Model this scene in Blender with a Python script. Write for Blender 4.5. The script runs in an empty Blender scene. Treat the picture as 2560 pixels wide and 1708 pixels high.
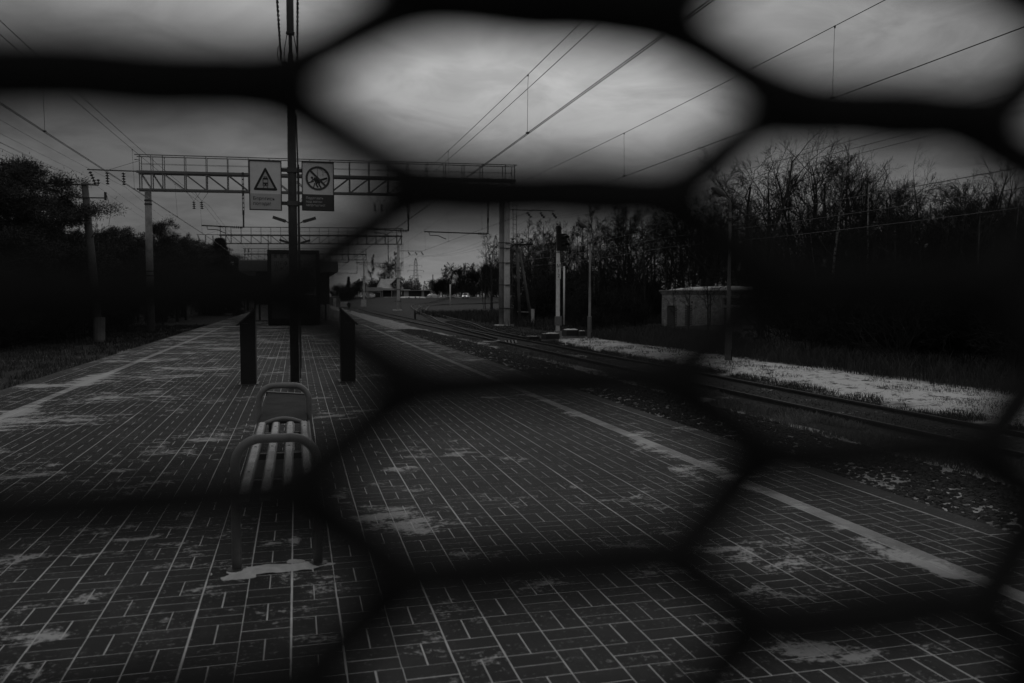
import bpy, math, random
import numpy as np
from mathutils import Vector, Matrix

S = bpy.context.scene
COL = S.collection
PI = math.pi
rnd = random.Random(7)

# ------------------------------------------------------------------ camera
CAM_H = 1.412
F_PX, PITCH, ROLL, YAW = 2072.4, 0.0533, 0.0008, 0.25448      # measured on the 2560 px wide photograph
cam_d = bpy.data.cameras.new('camera')
cam = bpy.data.objects.new('camera', cam_d)
COL.objects.link(cam)
S.camera = cam
cam.location = (0, 0, CAM_H)
cam.rotation_euler = (Matrix.Rotation(-YAW, 3, 'Z') @ Matrix.Rotation(PI / 2 - PITCH, 3, 'X') @ Matrix.Rotation(ROLL, 3, 'Z')).to_euler()
cam_d.sensor_width = 36.0
cam_d.lens = F_PX * 36 / 2560
cam_d.clip_start = 0.01
cam_d.clip_end = 6000
cam_d.dof.use_dof = True
cam_d.dof.focus_distance = 13.0
cam_d.dof.aperture_fstop = 3.45

# ------------------------------------------------------------------ sky, sun, exposure
SUN_AZ, SUN_EL = math.radians(17), math.radians(17)            # azimuth from +Y towards +X: the glow behind the cloud deck
W = bpy.data.worlds.new('World')
S.world = W
W.use_nodes = True


class NT:
    """small helper that adds and links shader nodes"""
    def __init__(s, nt):
        s.nt = nt

    def n(s, typ, **kw):
        nd = s.nt.nodes.new(typ)
        for k, v in kw.items():
            if k.startswith('i_'):
                key = k[2:]
                key = int(key) if key.isdigit() else key.replace('_', ' ')
                if isinstance(v, bpy.types.NodeSocket):
                    s.nt.links.new(v, nd.inputs[key])
                else:
                    nd.inputs[key].default_value = v
            else:
                setattr(nd, k, v)
        return nd

    def math(s, op, a, b=0.0, c=None, clamp=False):
        nd = s.nt.nodes.new('ShaderNodeMath')
        nd.operation = op
        nd.use_clamp = clamp
        for i, v in enumerate((a, b) if c is None else (a, b, c)):
            if isinstance(v, bpy.types.NodeSocket):
                s.nt.links.new(v, nd.inputs[i])
            else:
                nd.inputs[i].default_value = v
        return nd.outputs[0]

    def ramp(s, v, a, b, lo=0.0, hi=1.0):
        nd = s.nt.nodes.new('ShaderNodeMapRange')
        nd.interpolation_type = 'SMOOTHSTEP'
        s.nt.links.new(v, nd.inputs[0])
        for i, x in enumerate((a, b, lo, hi)):
            nd.inputs[i + 1].default_value = x
        return nd.outputs[0]

    def noise(s, vec, scale, detail=4, rough=0.55, dist=0.0):
        nd = s.n('ShaderNodeTexNoise', i_Scale=scale, i_Detail=detail, i_Roughness=rough, i_Distortion=dist)
        s.nt.links.new(vec, nd.inputs['Vector'])
        return nd.outputs['Fac']

    def mapping(s, vec, scale=(1, 1, 1), loc=(0, 0, 0)):
        nd = s.n('ShaderNodeMapping')
        nd.inputs['Scale'].default_value = scale
        nd.inputs['Location'].default_value = loc
        s.nt.links.new(vec, nd.inputs['Vector'])
        return nd.outputs[0]

    def mix(s, f, a, b):
        nd = s.nt.nodes.new('ShaderNodeMix')
        for i, v in ((0, f), (2, a), (3, b)):
            if isinstance(v, bpy.types.NodeSocket):
                s.nt.links.new(v, nd.inputs[i])
            else:
                nd.inputs[i].default_value = v
        return nd.outputs[0]


def build_sky():
    q = NT(W.node_tree)
    W.node_tree.nodes.clear()
    sky = q.n('ShaderNodeTexSky', sky_type='NISHITA', sun_disc=False, sun_elevation=SUN_EL, sun_rotation=SUN_AZ)
    bw = q.n('ShaderNodeRGBToBW')
    W.node_tree.links.new(sky.outputs[0], bw.inputs[0])
    tc = q.n('ShaderNodeTexCoord')
    d = q.n('ShaderNodeVectorMath', operation='NORMALIZE')
    W.node_tree.links.new(tc.outputs['Generated'], d.inputs[0])
    vec = d.outputs[0]
    sep = q.n('ShaderNodeSeparateXYZ')
    W.node_tree.links.new(vec, sep.inputs[0])
    z = sep.outputs[2]
    # overcast deck: cloud sheets get thinner and flatter towards the horizon
    zz = q.math('MAXIMUM', z, 0.0)
    k = q.math('DIVIDE', 1.0, q.math('ADD', zz, 0.16))
    px = q.math('MULTIPLY', sep.outputs[0], k)
    py = q.math('MULTIPLY', sep.outputs[1], k)
    cv = q.n('ShaderNodeCombineXYZ', i_X=px, i_Y=py, i_Z=0.3).outputs[0]
    n1 = q.noise(cv, 0.75, 5, 0.55, 0.4)
    n2 = q.noise(q.mapping(cv, (1, 1, 1), (3.1, 1.7, 0)), 3.2, 6, 0.62, 0.7)
    # soft brightening where the low sun stands behind the cloud
    sd = Vector((math.sin(SUN_AZ) * math.cos(SUN_EL), math.cos(SUN_AZ) * math.cos(SUN_EL), math.sin(SUN_EL)))
    dt = q.n('ShaderNodeVectorMath', operation='DOT_PRODUCT')
    W.node_tree.links.new(vec, dt.inputs[0])
    dt.inputs[1].default_value = sd
    ang = q.math('ARCCOSINE', q.math('MINIMUM', dt.outputs['Value'], 1.0))
    glow = q.math('EXPONENT', q.math('MULTIPLY', q.math('POWER', q.math('DIVIDE', ang, 0.365), 2.0), -1.0))
    # plain overcast: darker deck low down, pale gap just over the horizon, brighter overhead
    deck = q.math('ADD', q.ramp(z, 0.17, 0.35, 1.08, 2.05), q.ramp(z, 0.3, 0.9, 0.0, 1.3))
    gap = q.ramp(z, 0.015, 0.11, 0.30, -0.06)
    base = q.math('ADD', deck, gap)
    lum = q.math('ADD', base, q.math('MULTIPLY', q.math('MULTIPLY', glow, q.ramp(z, 0.10, 0.23)), 2.7))
    var = q.math('ADD', q.ramp(n1, 0.3, 0.7, 0.83, 1.15), q.ramp(n2, 0.3, 0.70, -0.15, 0.15))
    lum = q.math('MULTIPLY', lum, var)
    cloud = q.math('ADD', lum, q.math('MULTIPLY', bw.outputs[0], 0.02))
    # under the horizon the dome continues as the dull deck
    cloud = q.mix(q.ramp(z, -0.04, 0.0), 0.35, cloud)
    rgb = q.n('ShaderNodeCombineColor')
    for i in range(3):
        W.node_tree.links.new(cloud, rgb.inputs[i])
    bg = q.n('ShaderNodeBackground', i_Strength=0.1)
    W.node_tree.links.new(rgb.outputs[0], bg.inputs[0])
    out = q.n('ShaderNodeOutputWorld')
    W.node_tree.links.new(bg.outputs[0], out.inputs[0])


build_sky()
sun_d = bpy.data.lights.new('sun', 'SUN')
sun_d.energy = 0.22
sun_d.angle = math.radians(40)
sun = bpy.data.objects.new('sun', sun_d)
COL.objects.link(sun)
sun.location = (20, 60, 40)
sun.rotation_euler = (PI / 2 - SUN_EL, 0, PI - SUN_AZ)

S.view_settings.view_transform = 'Standard'
S.view_settings.look = 'None'
S.view_settings.exposure = 0.0
S.view_settings.gamma = 1.0
S.view_settings.use_curve_mapping = False
S.render.film_transparent = False
S.cycles.use_denoising = True
S.cycles.max_bounces = 6
S.cycles.diffuse_bounces = 3
S.cycles.glossy_bounces = 3
S.cycles.sample_clamp_indirect = 4.0

# ------------------------------------------------------------------ pixel -> place (positions measured on the photograph)
_cy, _sy, _cp, _sp = math.cos(YAW), math.sin(YAW), math.cos(PITCH), math.sin(PITCH)
_fw = np.array([_sy * _cp, _cy * _cp, -_sp])
_rt = np.array([_cy, -_sy, 0.0])
_up = np.cross(_rt, _fw)


def ray(x, y):
    return _fw * F_PX + _rt * (x - 1280) + _up * (854 - y)


def at_y(x, y, Y):
    d = ray(x, y)
    p = d * (Y / d[1])
    return Vector((p[0], p[1], p[2] + CAM_H))


def on_z(x, y, z):
    d = ray(x, y)
    p = d * ((z - CAM_H) / d[2])
    return Vector((p[0], p[1], z))


# ------------------------------------------------------------------ materials (the photograph is monochrome: greys)
MATS = {}


def mat(name, base, rough=0.7, var=0.25, scale=6.0, bump=0.0, bscale=40.0, metal=0.0, spec=0.35, emit=0.0, obj=True):
    if name in MATS:
        return MATS[name]
    m = bpy.data.materials.new(name)
    m.use_nodes = True
    q = NT(m.node_tree)
    b = m.node_tree.nodes['Principled BSDF']
    b.inputs['Roughness'].default_value = rough
    b.inputs['Metallic'].default_value = metal
    b.inputs['Specular IOR Level'].default_value = spec
    if emit > 0:
        b.inputs['Emission Color'].default_value = (1, 1, 1, 1)
        b.inputs['Emission Strength'].default_value = emit
    g = q.n('ShaderNodeNewGeometry')
    v = g.outputs['Position']
    n = q.noise(v, scale, 5, 0.6)
    n2 = q.noise(v, scale * 7.3, 3, 0.6)
    f = q.math('ADD', q.math('MULTIPLY', n, 0.7), q.math('MULTIPLY', n2, 0.3))
    val = q.ramp(f, 0.3, 0.7, base * (1 - var), base * (1 + var))
    rgb = q.n('ShaderNodeCombineColor')
    for i in range(3):
        m.node_tree.links.new(val, rgb.inputs[i])
    m.node_tree.links.new(rgb.outputs[0], b.inputs['Base Color'])
    if bump > 0:
        bn = q.n('ShaderNodeBump', i_Strength=bump, i_Distance=0.02)
        m.node_tree.links.new(q.noise(v, bscale, 4, 0.6), bn.inputs['Height'])
        m.node_tree.links.new(bn.outputs[0], b.inputs['Normal'])
    MATS[name] = m
    return m


DRIFTS = []
for _p, _lx, _ly, _a in [((970, 1285), 0.30, 0.26, 0.17), ((1075, 1320), 0.26, 0.18, 0.15), ((985, 1170), 0.2, 0.2, 0.12), ((1040, 1230), 0.12, 0.2, 0.12), ((1200, 1385), 0.25, 0.12, 0.08), ((1640, 1435), 0.22, 0.11, 0.11), ((1105, 1062), 0.18, 0.16, 0.05), ((1700, 1175), 0.12, 0.3, 0.1), ((2010, 1270), 0.1, 0.24, 0.1), ((2230, 1378), 0.1, 0.3, 0.12), ((1600, 1085), 0.12, 0.35, 0.09), ((1535, 1255), 0.2, 0.12, 0.09), ((1905, 1475), 0.16, 0.1, 0.07), ((30, 1050), 0.2, 0.9, 0.1), ((240, 940), 0.2, 1.2, 0.1), ((110, 965), 0.25, 0.25, 0.12), ((870, 965), 0.35, 0.12, 0.09), ((1350, 1455), 0.22, 0.1, 0.11), ((820, 1450), 0.13, 0.14, 0.08), ((2090, 1640), 0.2, 0.12, 0.11), ((2480, 1520), 0.2, 0.14, 0.08), ((560, 1150), 0.2, 0.2, 0.07), ((330, 1490), 0.2, 0.08, 0.08), ((555, 1455), 0.2, 0.06, 0.1), ((740, 1350), 0.03, 0.14, 0.1), ((1250, 1640), 0.2, 0.1, 0.07), ((150, 1590), 0.12, 0.08, 0.07), ((420, 1130), 0.3, 0.3, 0.05), ((1010, 1105), 0.2, 0.2, 0.05)]:
    _q = on_z(_p[0], _p[1], 0.0)
    DRIFTS.append((_q.x, _q.y, _lx, _ly, _a))
DRIFTS += [(3.22, 3.5, .06, .25, .13), (3.21, 4.4, .07, .3, .12), (3.22, 5.5, .06, .35, .14), (3.39, 6.2, .08, .3, .12), (3.21, 7.3, .07, .5, .12), (3.2, 9.6, .08, .6, .1), (-3.3, 11, .12, 1.2, .12), (-3.35, 15, .14, 1.6, .12)]


def paving_mat(name, base, rough, snow_bias=0.0, col_var=0.28):
    """concrete paving with thin drifts of blown snow lying on it in patches of their own shape"""
    m = bpy.data.materials.new(name)
    m.use_nodes = True
    q = NT(m.node_tree)
    b = m.node_tree.nodes['Principled BSDF']
    b.inputs['Specular IOR Level'].default_value = 0.14
    g = q.n('ShaderNodeNewGeometry')
    v = g.outputs['Position']
    sep = q.n('ShaderNodeSeparateXYZ')
    m.node_tree.links.new(v, sep.inputs[0])
    grain = q.noise(v, 130, 3, 0.7)
    blot = q.noise(v, 2.2, 5, 0.6)
    oi = q.n('ShaderNodeObjectInfo')
    f = q.math('ADD', q.math('MULTIPLY', grain, 0.4), q.math('MULTIPLY', blot, 0.6))
    dark = q.ramp(f, 0.32, 0.68, base * (1 - col_var), base * (1 + col_var))
    cell = q.n('ShaderNodeVectorMath', operation='SNAP')
    m.node_tree.links.new(v, cell.inputs[0])
    cell.inputs[1].default_value = (0.1025, 0.1025, 10.0)
    wn = q.n('ShaderNodeTexWhiteNoise', noise_dimensions='3D')
    m.node_tree.links.new(cell.outputs[0], wn.inputs['Vector'])
    stain = q.noise(q.mapping(v, (1, .7, 1), (7, 3, 0)), 0.9, 4, .6)
    dark = q.math('MULTIPLY', dark, q.math('MULTIPLY', q.math('ADD', 0.84, q.math('MULTIPLY', wn.outputs['Value'], .32)), q.ramp(stain, .3, .7, .78, 1.25)))
    dark = q.math('MULTIPLY', dark, q.math('ADD', 0.86, q.math('MULTIPLY', oi.outputs['Random'], 0.28)))
    # blown snow
    big = q.noise(q.mapping(v, (1.0, 1.25, 1)), 0.62, 3, 0.5, 0.3)
    mid = q.noise(q.mapping(v, (1.0, 1.6, 1), (4, 2, 0)), 3.4, 6, 0.68, 0.5)
    fine = q.noise(v, 34, 6, 0.78)
    left = q.ramp(sep.outputs[0], 0.5, -3.0, 0.0, 0.05)
    far = q.ramp(sep.outputs[1], 4.0, 30.0, 0.0, 0.07)
    sc = q.math('ADD', q.math('MULTIPLY', big, 0.30), q.math('MULTIPLY', mid, 0.42))
    sc = q.math('ADD', sc, q.math('MULTIPLY', fine, 0.28))
    sc = q.math('ADD', q.math('MULTIPLY', q.math('SUBTRACT', sc, .5), 2.3), .5)
    sc = q.math('ADD', sc, q.math('ADD', left, far))
    sc = q.math('ADD', sc, snow_bias)
    for (cx, cy, lx, ly, amt) in DRIFTS:                        # where the wind has left more of it
        ex = q.math('POWER', q.math('DIVIDE', q.math('SUBTRACT', sep.outputs[0], cx), lx), 2.0)
        ey = q.math('POWER', q.math('DIVIDE', q.math('SUBTRACT', sep.outputs[1], cy), ly), 2.0)
        sc = q.math('ADD', sc, q.math('MULTIPLY', q.math('EXPONENT', q.math('MULTIPLY', q.math('ADD', ex, ey), -1.0)), amt * 1.75))
    mask = q.ramp(sc, 0.61, 0.75, 0.0, 0.80)
    sparse = q.ramp(fine, 0.55, 0.66, 0.0, 0.42)
    mask = q.math('MAXIMUM', mask, q.math('MULTIPLY', sparse, q.ramp(mid, 0.40, 0.56)))
    val = q.mix(mask, dark, 0.5)
    rgb = q.n('ShaderNodeCombineColor')
    for i in range(3):
        m.node_tree.links.new(val, rgb.inputs[i])
    m.node_tree.links.new(rgb.outputs[0], b.inputs['Base Color'])
    m.node_tree.links.new(q.mix(mask, rough, 0.9), b.inputs['Roughness'])
    bn = q.n('ShaderNodeBump', i_Strength=0.35, i_Distance=0.004)
    m.node_tree.links.new(q.math('ADD', grain, q.math('MULTIPLY', mask, 0.8)), bn.inputs['Height'])
    m.node_tree.links.new(bn.outputs[0], b.inputs['Normal'])
    return m


def ground_mat():
    m = bpy.data.materials.new('ground_soil')
    m.use_nodes = True
    q = NT(m.node_tree)
    b = m.node_tree.nodes['Principled BSDF']
    b.inputs['Roughness'].default_value = 0.95
    b.inputs['Specular IOR Level'].default_value = 0.1
    g = q.n('ShaderNodeNewGeometry')
    v = g.outputs['Position']
    a = q.noise(v, 1.3, 6, 0.65)
    c = q.noise(v, 9.0, 4, 0.7)
    soil = q.ramp(c, 0.3, 0.7, 0.018, 0.055)
    sep = q.n('ShaderNodeSeparateXYZ')
    m.node_tree.links.new(v, sep.inputs[0])
    X, Y = sep.outputs[0], sep.outputs[1]
    e1 = q.noise(q.mapping(v, (1, .7, 1), (9, 0, 0)), 0.9, 5, .65)
    e2 = q.noise(q.mapping(v, (1.2, .8, 1), (2, 5, 0)), 3.2, 6, .7)
    xx = q.math('ADD', X, q.math('MULTIPLY', q.math('SUBTRACT', e1, .5), 2.6))
    strip = q.math('MULTIPLY', q.ramp(xx, 12.45, 13.2), q.ramp(xx, 16.4, 15.3))
    strip = q.math('MULTIPLY', strip, q.math('MULTIPLY', q.ramp(Y, 47, 41), q.ramp(Y, 5, 9)))
    hole = q.math('ADD', q.math('MULTIPLY', e2, .6), q.math('MULTIPLY', q.noise(v, 16, 5, .75), .4))
    strip = q.math('MULTIPLY', strip, q.ramp(hole, .585, .52))
    sn = q.math('ADD', q.math('MULTIPLY', a, 0.55), q.math('MULTIPLY', c, 0.45))
    val = q.mix(q.math('MULTIPLY', q.ramp(sn, 0.56, 0.66, 0, 0.65), q.ramp(Y, 70, 180, 1.0, .4)), soil, 0.5)
    val = q.mix(strip, val, 0.62)
    rgb = q.n('ShaderNodeCombineColor')
    for i in range(3):
        m.node_tree.links.new(val, rgb.inputs[i])
    m.node_tree.links.new(rgb.outputs[0], b.inputs['Base Color'])
    return m


def wood_bark(name, base, birch=False):
    m = bpy.data.materials.new(name)
    m.use_nodes = True
    q = NT(m.node_tree)
    b = m.node_tree.nodes['Principled BSDF']
    b.inputs['Roughness'].default_value = 0.9
    b.inputs['Specular IOR Level'].default_value = 0.15
    g = q.n('ShaderNodeTexCoord')
    v = g.outputs['Object']
    if birch:
        n = q.noise(q.mapping(v, (3, 3, 14)), 1.4, 4, 0.7)
        val = q.ramp(n, 0.40, 0.52, base * 0.12, base)
    else:
        n = q.noise(q.mapping(v, (9, 9, 1.5)), 1.6, 5, 0.7)
        val = q.ramp(n, 0.3, 0.7, base * 0.55, base * 1.5)
    rgb = q.n('ShaderNodeCombineColor')
    for i in range(3):
        m.node_tree.links.new(val, rgb.inputs[i])
    m.node_tree.links.new(rgb.outputs[0], b.inputs['Base Color'])
    return m


M_PAVER = paving_mat('paver_concrete', 0.024, 0.75)
M_STRIPE = paving_mat('stripe_concrete', 0.22, 0.7, 0.03, 0.3)
M_EDGE = paving_mat('edge_concrete', 0.034, 0.7, -0.02)
M_JOINT = mat('joint_snow', 0.54, 0.95, 0.25, 5, spec=0.1)
M_SNOW = mat('snow', 0.68, 0.85, 0.08, 3, bump=0.4, bscale=30, spec=0.15)
M_SNOWD = mat('snow_dirty', 0.5, 0.9, 0.3, 3, bump=0.5, bscale=14, spec=0.1)
M_STEEL = mat('painted_steel_grey', 0.14, 0.45, 0.15, 9, spec=0.45)
M_DARKSTEEL = mat('dark_steel', 0.045, 0.5, 0.2, 8)
M_TUBE = mat('bench_tube_paint', 0.16, 0.42, 0.16, 20, bump=0.08, bscale=90, spec=0.45)
M_SLAT = mat('bench_slat', 0.17, 0.7, 0.2, 14, bump=0.15)
M_BLACK = mat('black_powder_coat', 0.016, 0.5, 0.15, 10, spec=0.3)
M_MESH = mat('mesh_black_paint', 0.02, 0.9, 0.2, 60, spec=0.02)
M_CONC = mat('weathered_concrete', 0.26, 0.9, 0.3, 1.7, bump=0.35, bscale=22, spec=0.2)
M_POLEC = mat('grey_old_concrete', 0.11, 0.9, 0.3, 1.7, bump=0.35, bscale=22, spec=0.15)
M_POLEC2 = mat('lamp_post_concrete', 0.19, 0.9, 0.25, 1.7, bump=0.3, bscale=22, spec=0.15)
M_CONCL = mat('pale_concrete', 0.52, 0.9, 0.2, 2.0, bump=0.3, bscale=22, spec=0.2)
M_WHITE = mat('white_paint', 0.72, 0.6, 0.12, 6)
M_POLE = mat('pole_dark_paint', 0.06, 0.5, 0.2, 6, spec=0.35)
M_GALV = mat('galvanised_tube', 0.2, 0.5, 0.15, 8, spec=0.4)
M_PORC = mat('porcelain_insulator', 0.05, 0.3, 0.15, 10, spec=0.5)
M_WIRE = mat('copper_wire_dark', 0.03, 0.6, 0.1, 5)
M_RAIL = mat('rail_steel', 0.045, 0.65, 0.25, 3, spec=0.15)
M_SLEEPER = mat('sleeper_concrete', 0.11, 0.9, 0.3, 4, bump=0.3)
M_STONE = mat('ballast_stone', 0.042, 0.85, 0.45, 9, bump=0.3, bscale=60, spec=0.25)
M_BALLAST = mat('ballast_bed', 0.34, 0.95, 0.7, 5, bump=0.6, bscale=18, spec=0.1)
M_GROUND = ground_mat()
M_BRICK = mat('brick', 0.37, 0.9, 0.4, 5, bump=0.2, bscale=50, spec=0.15)
M_MORTAR = mat('mortar', 0.26, 0.95, 0.15, 9)
M_DOOR = mat('dark_door', 0.07, 0.7, 0.2, 4)
M_WALLPALE = mat('pale_wall', 0.3, 0.9, 0.2, 1.2)
M_WALLDARK = mat('dark_timber_wall', 0.05, 0.8, 0.25, 2.5)
M_GLASS = mat('dark_glass', 0.03, 0.15, 0.1, 2, spec=0.6)
M_ROOF = mat('metal_roof', 0.3, 0.6, 0.2, 1)
M_SIGNW = mat('sign_white', 0.68, 0.5, 0.06, 8)
M_SIGNY = mat('sign_grey', 0.42, 0.5, 0.06, 8)
M_SIGNK = mat('sign_black', 0.02, 0.5, 0.06, 8)
M_SIGNR = mat('sign_dark_red', 0.05, 0.5, 0.06, 8)
M_LETTER = mat('letter_pale', 0.5, 0.5, 0.05, 8)
M_POSTER = mat('poster_paper', 0.20, 0.4, 0.12, 1.5)
M_CARW = mat('white_car_paint', 0.6, 0.25, 0.05, 2, spec=0.5)
M_TYRE = mat('tyre', 0.015, 0.8, 0.1, 8)
M_LAMP = mat('lit_headlamp', 0.8, 0.3, 0.0, 1, emit=1.2)
M_CLOTH = mat('dark_cloth', 0.022, 0.9, 0.25, 12)
M_SKIN = mat('skin', 0.3, 0.6, 0.08, 20)
M_BARK = wood_bark('dark_bark', 0.036)
M_BARK2 = wood_bark('grey_bark', 0.06)
M_BIRCH = wood_bark('birch_bark', 0.24, True)
M_TWIG = mat('twig', 0.03, 0.9, 0.3, 2, spec=0.1)
M_NEEDLE = mat('pine_needles', 0.05, 0.85, 0.4, 1.2, spec=0.15)
M_GRASSD = mat('dead_grass_dark', 0.05, 0.9, 0.4, 0.8, spec=0.1)
M_GRASSL = mat('dead_grass_pale', 0.15, 0.9, 0.5, 0.9, spec=0.1)


# ------------------------------------------------------------------ mesh helpers
class MB:
    """collects boxes, tubes and polygons and links them as ONE mesh object"""
    def __init__(s):
        s.v, s.f = [], []

    def poly(s, pts, faces):
        o = len(s.v)
        s.v.extend(tuple(p) for p in pts)
        s.f.extend(tuple(i + o for i in f) for f in faces)
        return s

    def box(s, x0, x1, y0, y1, z0, z1):
        p = [(x0, y0, z0), (x1, y0, z0), (x1, y1, z0), (x0, y1, z0), (x0, y0, z1), (x1, y0, z1), (x1, y1, z1), (x0, y1, z1)]
        return s.poly(p, [(3, 2, 1, 0), (4, 5, 6, 7), (0, 1, 5, 4), (1, 2, 6, 5), (2, 3, 7, 6), (3, 0, 4, 7)])

    def bbox(s, x0, x1, y0, y1, z0, z1, b):
        """box whose upper edges are chamfered"""
        p = [(x0, y0, z0), (x1, y0, z0), (x1, y1, z0), (x0, y1, z0),
             (x0, y0, z1 - b), (x1, y0, z1 - b), (x1, y1, z1 - b), (x0, y1, z1 - b),
             (x0 + b, y0 + b, z1), (x1 - b, y0 + b, z1), (x1 - b, y1 - b, z1), (x0 + b, y1 - b, z1)]
        f = [(3, 2, 1, 0), (8, 9, 10, 11)]
        for i in range(4):
            j = (i + 1) % 4
            f += [(i, j, 4 + j, 4 + i), (4 + i, 4 + j, 8 + j, 8 + i)]
        return s.poly(p, f)

    def tube(s, pts, r, n=8, cap=True, rz=None):
        """round tube along a polyline; r is one radius or one per point"""
        pts = [Vector(p) for p in pts]
        if not hasattr(r, '__len__'):
            r = [r] * len(pts)
        o = len(s.v)
        u = None
        for i, p in enumerate(pts):
            a = pts[max(i - 1, 0)]
            b = pts[min(i + 1, len(pts) - 1)]
            t = (b - a).normalized()
            if u is None:
                u = t.cross(Vector((0, 0, 1)) if abs(t.z) < 0.9 else Vector((1, 0, 0)))
            else:
                u = u - t * u.dot(t)                            # carry the ring along without twisting
            if u.length < 1e-6:
                u = t.cross(Vector((0.3, 1, 0.2)))
            u.normalize()
            w = t.cross(u)
            for k in range(n):
                an = 2 * PI * k / n + (rz or 0)
                s.v.append(tuple(p + (u * math.cos(an) + w * math.sin(an)) * r[i]))
        for i in range(len(pts) - 1):
            for k in range(n):
                k2 = (k + 1) % n
                s.f.append((o + i * n + k, o + i * n + k2, o + (i + 1) * n + k2, o + (i + 1) * n + k))
        if cap:
            s.f.append(tuple(o + k for k in range(n))[::-1])
            e = o + (len(pts) - 1) * n
            s.f.append(tuple(e + k for k in range(n)))
        return s

    def beam(s, a, b, w, h=None):
        """square bar from a to b"""
        h = h or w
        a, b = Vector(a), Vector(b)
        t = (b - a).normalized()
        ref = Vector((0, 1, 0)) if abs(t.y) < 0.9 else Vector((0, 0, 1))
        u = t.cross(ref).normalized()
        v = u.cross(t).normalized()
        p = []
        for c in (a, b):
            for su, sv in ((-1, -1), (1, -1), (1, 1), (-1, 1)):
                p.append(c + u * su * w / 2 + v * sv * h / 2)
        return s.poly(p, [(3, 2, 1, 0), (4, 5, 6, 7), (0, 1, 5, 4), (1, 2, 6, 5), (2, 3, 7, 6), (3, 0, 4, 7)])

    def lathe(s, prof, c=(0, 0, 0), n=10, axis='z'):
        o = len(s.v)
        for r, h in prof:
            for k in range(n):
                an = 2 * PI * k / n
                x, y = r * math.cos(an), r * math.sin(an)
                if axis == 'z':
                    q = (c[0] + x, c[1] + y, c[2] + h)
                elif axis == 'x':
                    q = (c[0] + h, c[1] + x, c[2] + y)
                else:
                    q = (c[0] + x, c[1] + h, c[2] + y)
                s.v.append(q)
        for i in range(len(prof) - 1):
            for k in range(n):
                k2 = (k + 1) % n
                s.f.append((o + i * n + k, o + i * n + k2, o + (i + 1) * n + k2, o + (i + 1) * n + k))
        s.f.append(tuple(o + k for k in range(n))[::-1])
        e = o + (len(prof) - 1) * n
        s.f.append(tuple(e + k for k in range(n)))
        return s

    def prism(s, outline, axis, a, b):
        """outline of (p, q) pairs pushed out along an axis from a to b"""
        n = len(outline)
        pts = []
        for h in (a, b):
            for p, q in outline:
                pts.append({'x': (h, p, q), 'y': (p, h, q), 'z': (p, q, h)}[axis])
        f = [tuple(range(n))[::-1], tuple(range(n, 2 * n))]
        for i in range(n):
            j = (i + 1) % n
            f.append((i, j, n + j, n + i))
        return s.poly(pts, f)

    def mesh(s, name, m, smooth=False):
        me = bpy.data.meshes.new(name)
        me.from_pydata(s.v, [], s.f)
        me.materials.append(m)
        me.update()
        if smooth:
            me.polygons.foreach_set('use_smooth', [True] * len(me.polygons))
        return me

    def build(s, name, m, parent=None, smooth=False, loc=None):
        return link(name, s.mesh(name, m, smooth), parent, loc)


def link(name, me, parent=None, loc=None):
    o = bpy.data.objects.new(name, me)
    COL.objects.link(o)
    if parent is not None:
        o.parent = parent
    if loc is not None:
        o.location = loc
    return o


def tag(o, label=None, cat=None, group=None, kind=None):
    if label:
        o['label'] = label
    if cat:
        o['category'] = cat
    if group:
        o['group'] = group
    if kind:
        o['kind'] = kind
    return o


def thing(name, label, cat, loc=(0, 0, 0), rz=0.0, group=None):
    o = link(name, None, None, loc)
    o.rotation_euler = (0, 0, rz)
    o.empty_display_size = 0.2
    return tag(o, label, cat, group)


def dup(root, loc, rz=None, scale=None, label=None, group=None):
    kids = {}
    for o in list(COL.objects):
        if o.parent is not None:
            kids.setdefault(o.parent, []).append(o)
    return _dup(root, kids, loc, rz, scale, label, group)


def _dup(root, kids, loc, rz=None, scale=None, label=None, group=None):
    r = root.copy()
    COL.objects.link(r)
    r.location = loc
    if rz is not None:
        r.rotation_euler = (0, 0, rz)
    if scale is not None:
        r.scale = scale if hasattr(scale, '__len__') else (scale,) * 3
    if label:
        r['label'] = label
    if group:
        r['group'] = group

    def rec(a, b):
        for ch in kids.get(a, []):
            c = ch.copy()
            COL.objects.link(c)
            c.parent = b
            rec(ch, c)
    rec(root, r)
    return r


def kids_of(root):
    kids = {}

    def rec(a):
        kids[a] = list(a.children)
        for c in a.children:
            rec(c)
    rec(root)
    return kids


def np_mesh(name, V, F, m, smooth=False):
    """mesh from numpy vertices and same-sized faces"""
    me = bpy.data.meshes.new(name)
    V = np.asarray(V, np.float32)
    F = np.asarray(F, np.int32)
    k = F.shape[1]
    me.vertices.add(len(V))
    me.vertices.foreach_set('co', V.ravel())
    me.loops.add(F.size)
    me.loops.foreach_set('vertex_index', F.ravel())
    me.polygons.add(len(F))
    me.polygons.foreach_set('loop_start', np.arange(0, F.size, k, dtype=np.int32))
    me.materials.append(m)
    me.update(calc_edges=True)
    me.validate()
    me.polygons.foreach_set('use_smooth', [bool(smooth)] * len(me.polygons))
    return me


def text_mesh(body, size, m, align='LEFT', spacing=1.0, extrude=0.001):
    c = bpy.data.curves.new('lettering', 'FONT')
    c.body = body
    c.size = size
    c.extrude = extrude
    c.space_line = spacing
    c.align_x = align
    o = bpy.data.objects.new('lettering', c)
    COL.objects.link(o)
    dg = bpy.context.evaluated_depsgraph_get()
    me = bpy.data.meshes.new_from_object(o.evaluated_get(dg))
    bpy.data.objects.remove(o)
    me.transform(Matrix.Rotation(PI / 2, 4, 'X'))
    me.materials.clear()
    me.materials.append(m)
    return me


# value noise used for heights
_NG = np.random.RandomState(3).rand(64, 64)


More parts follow.
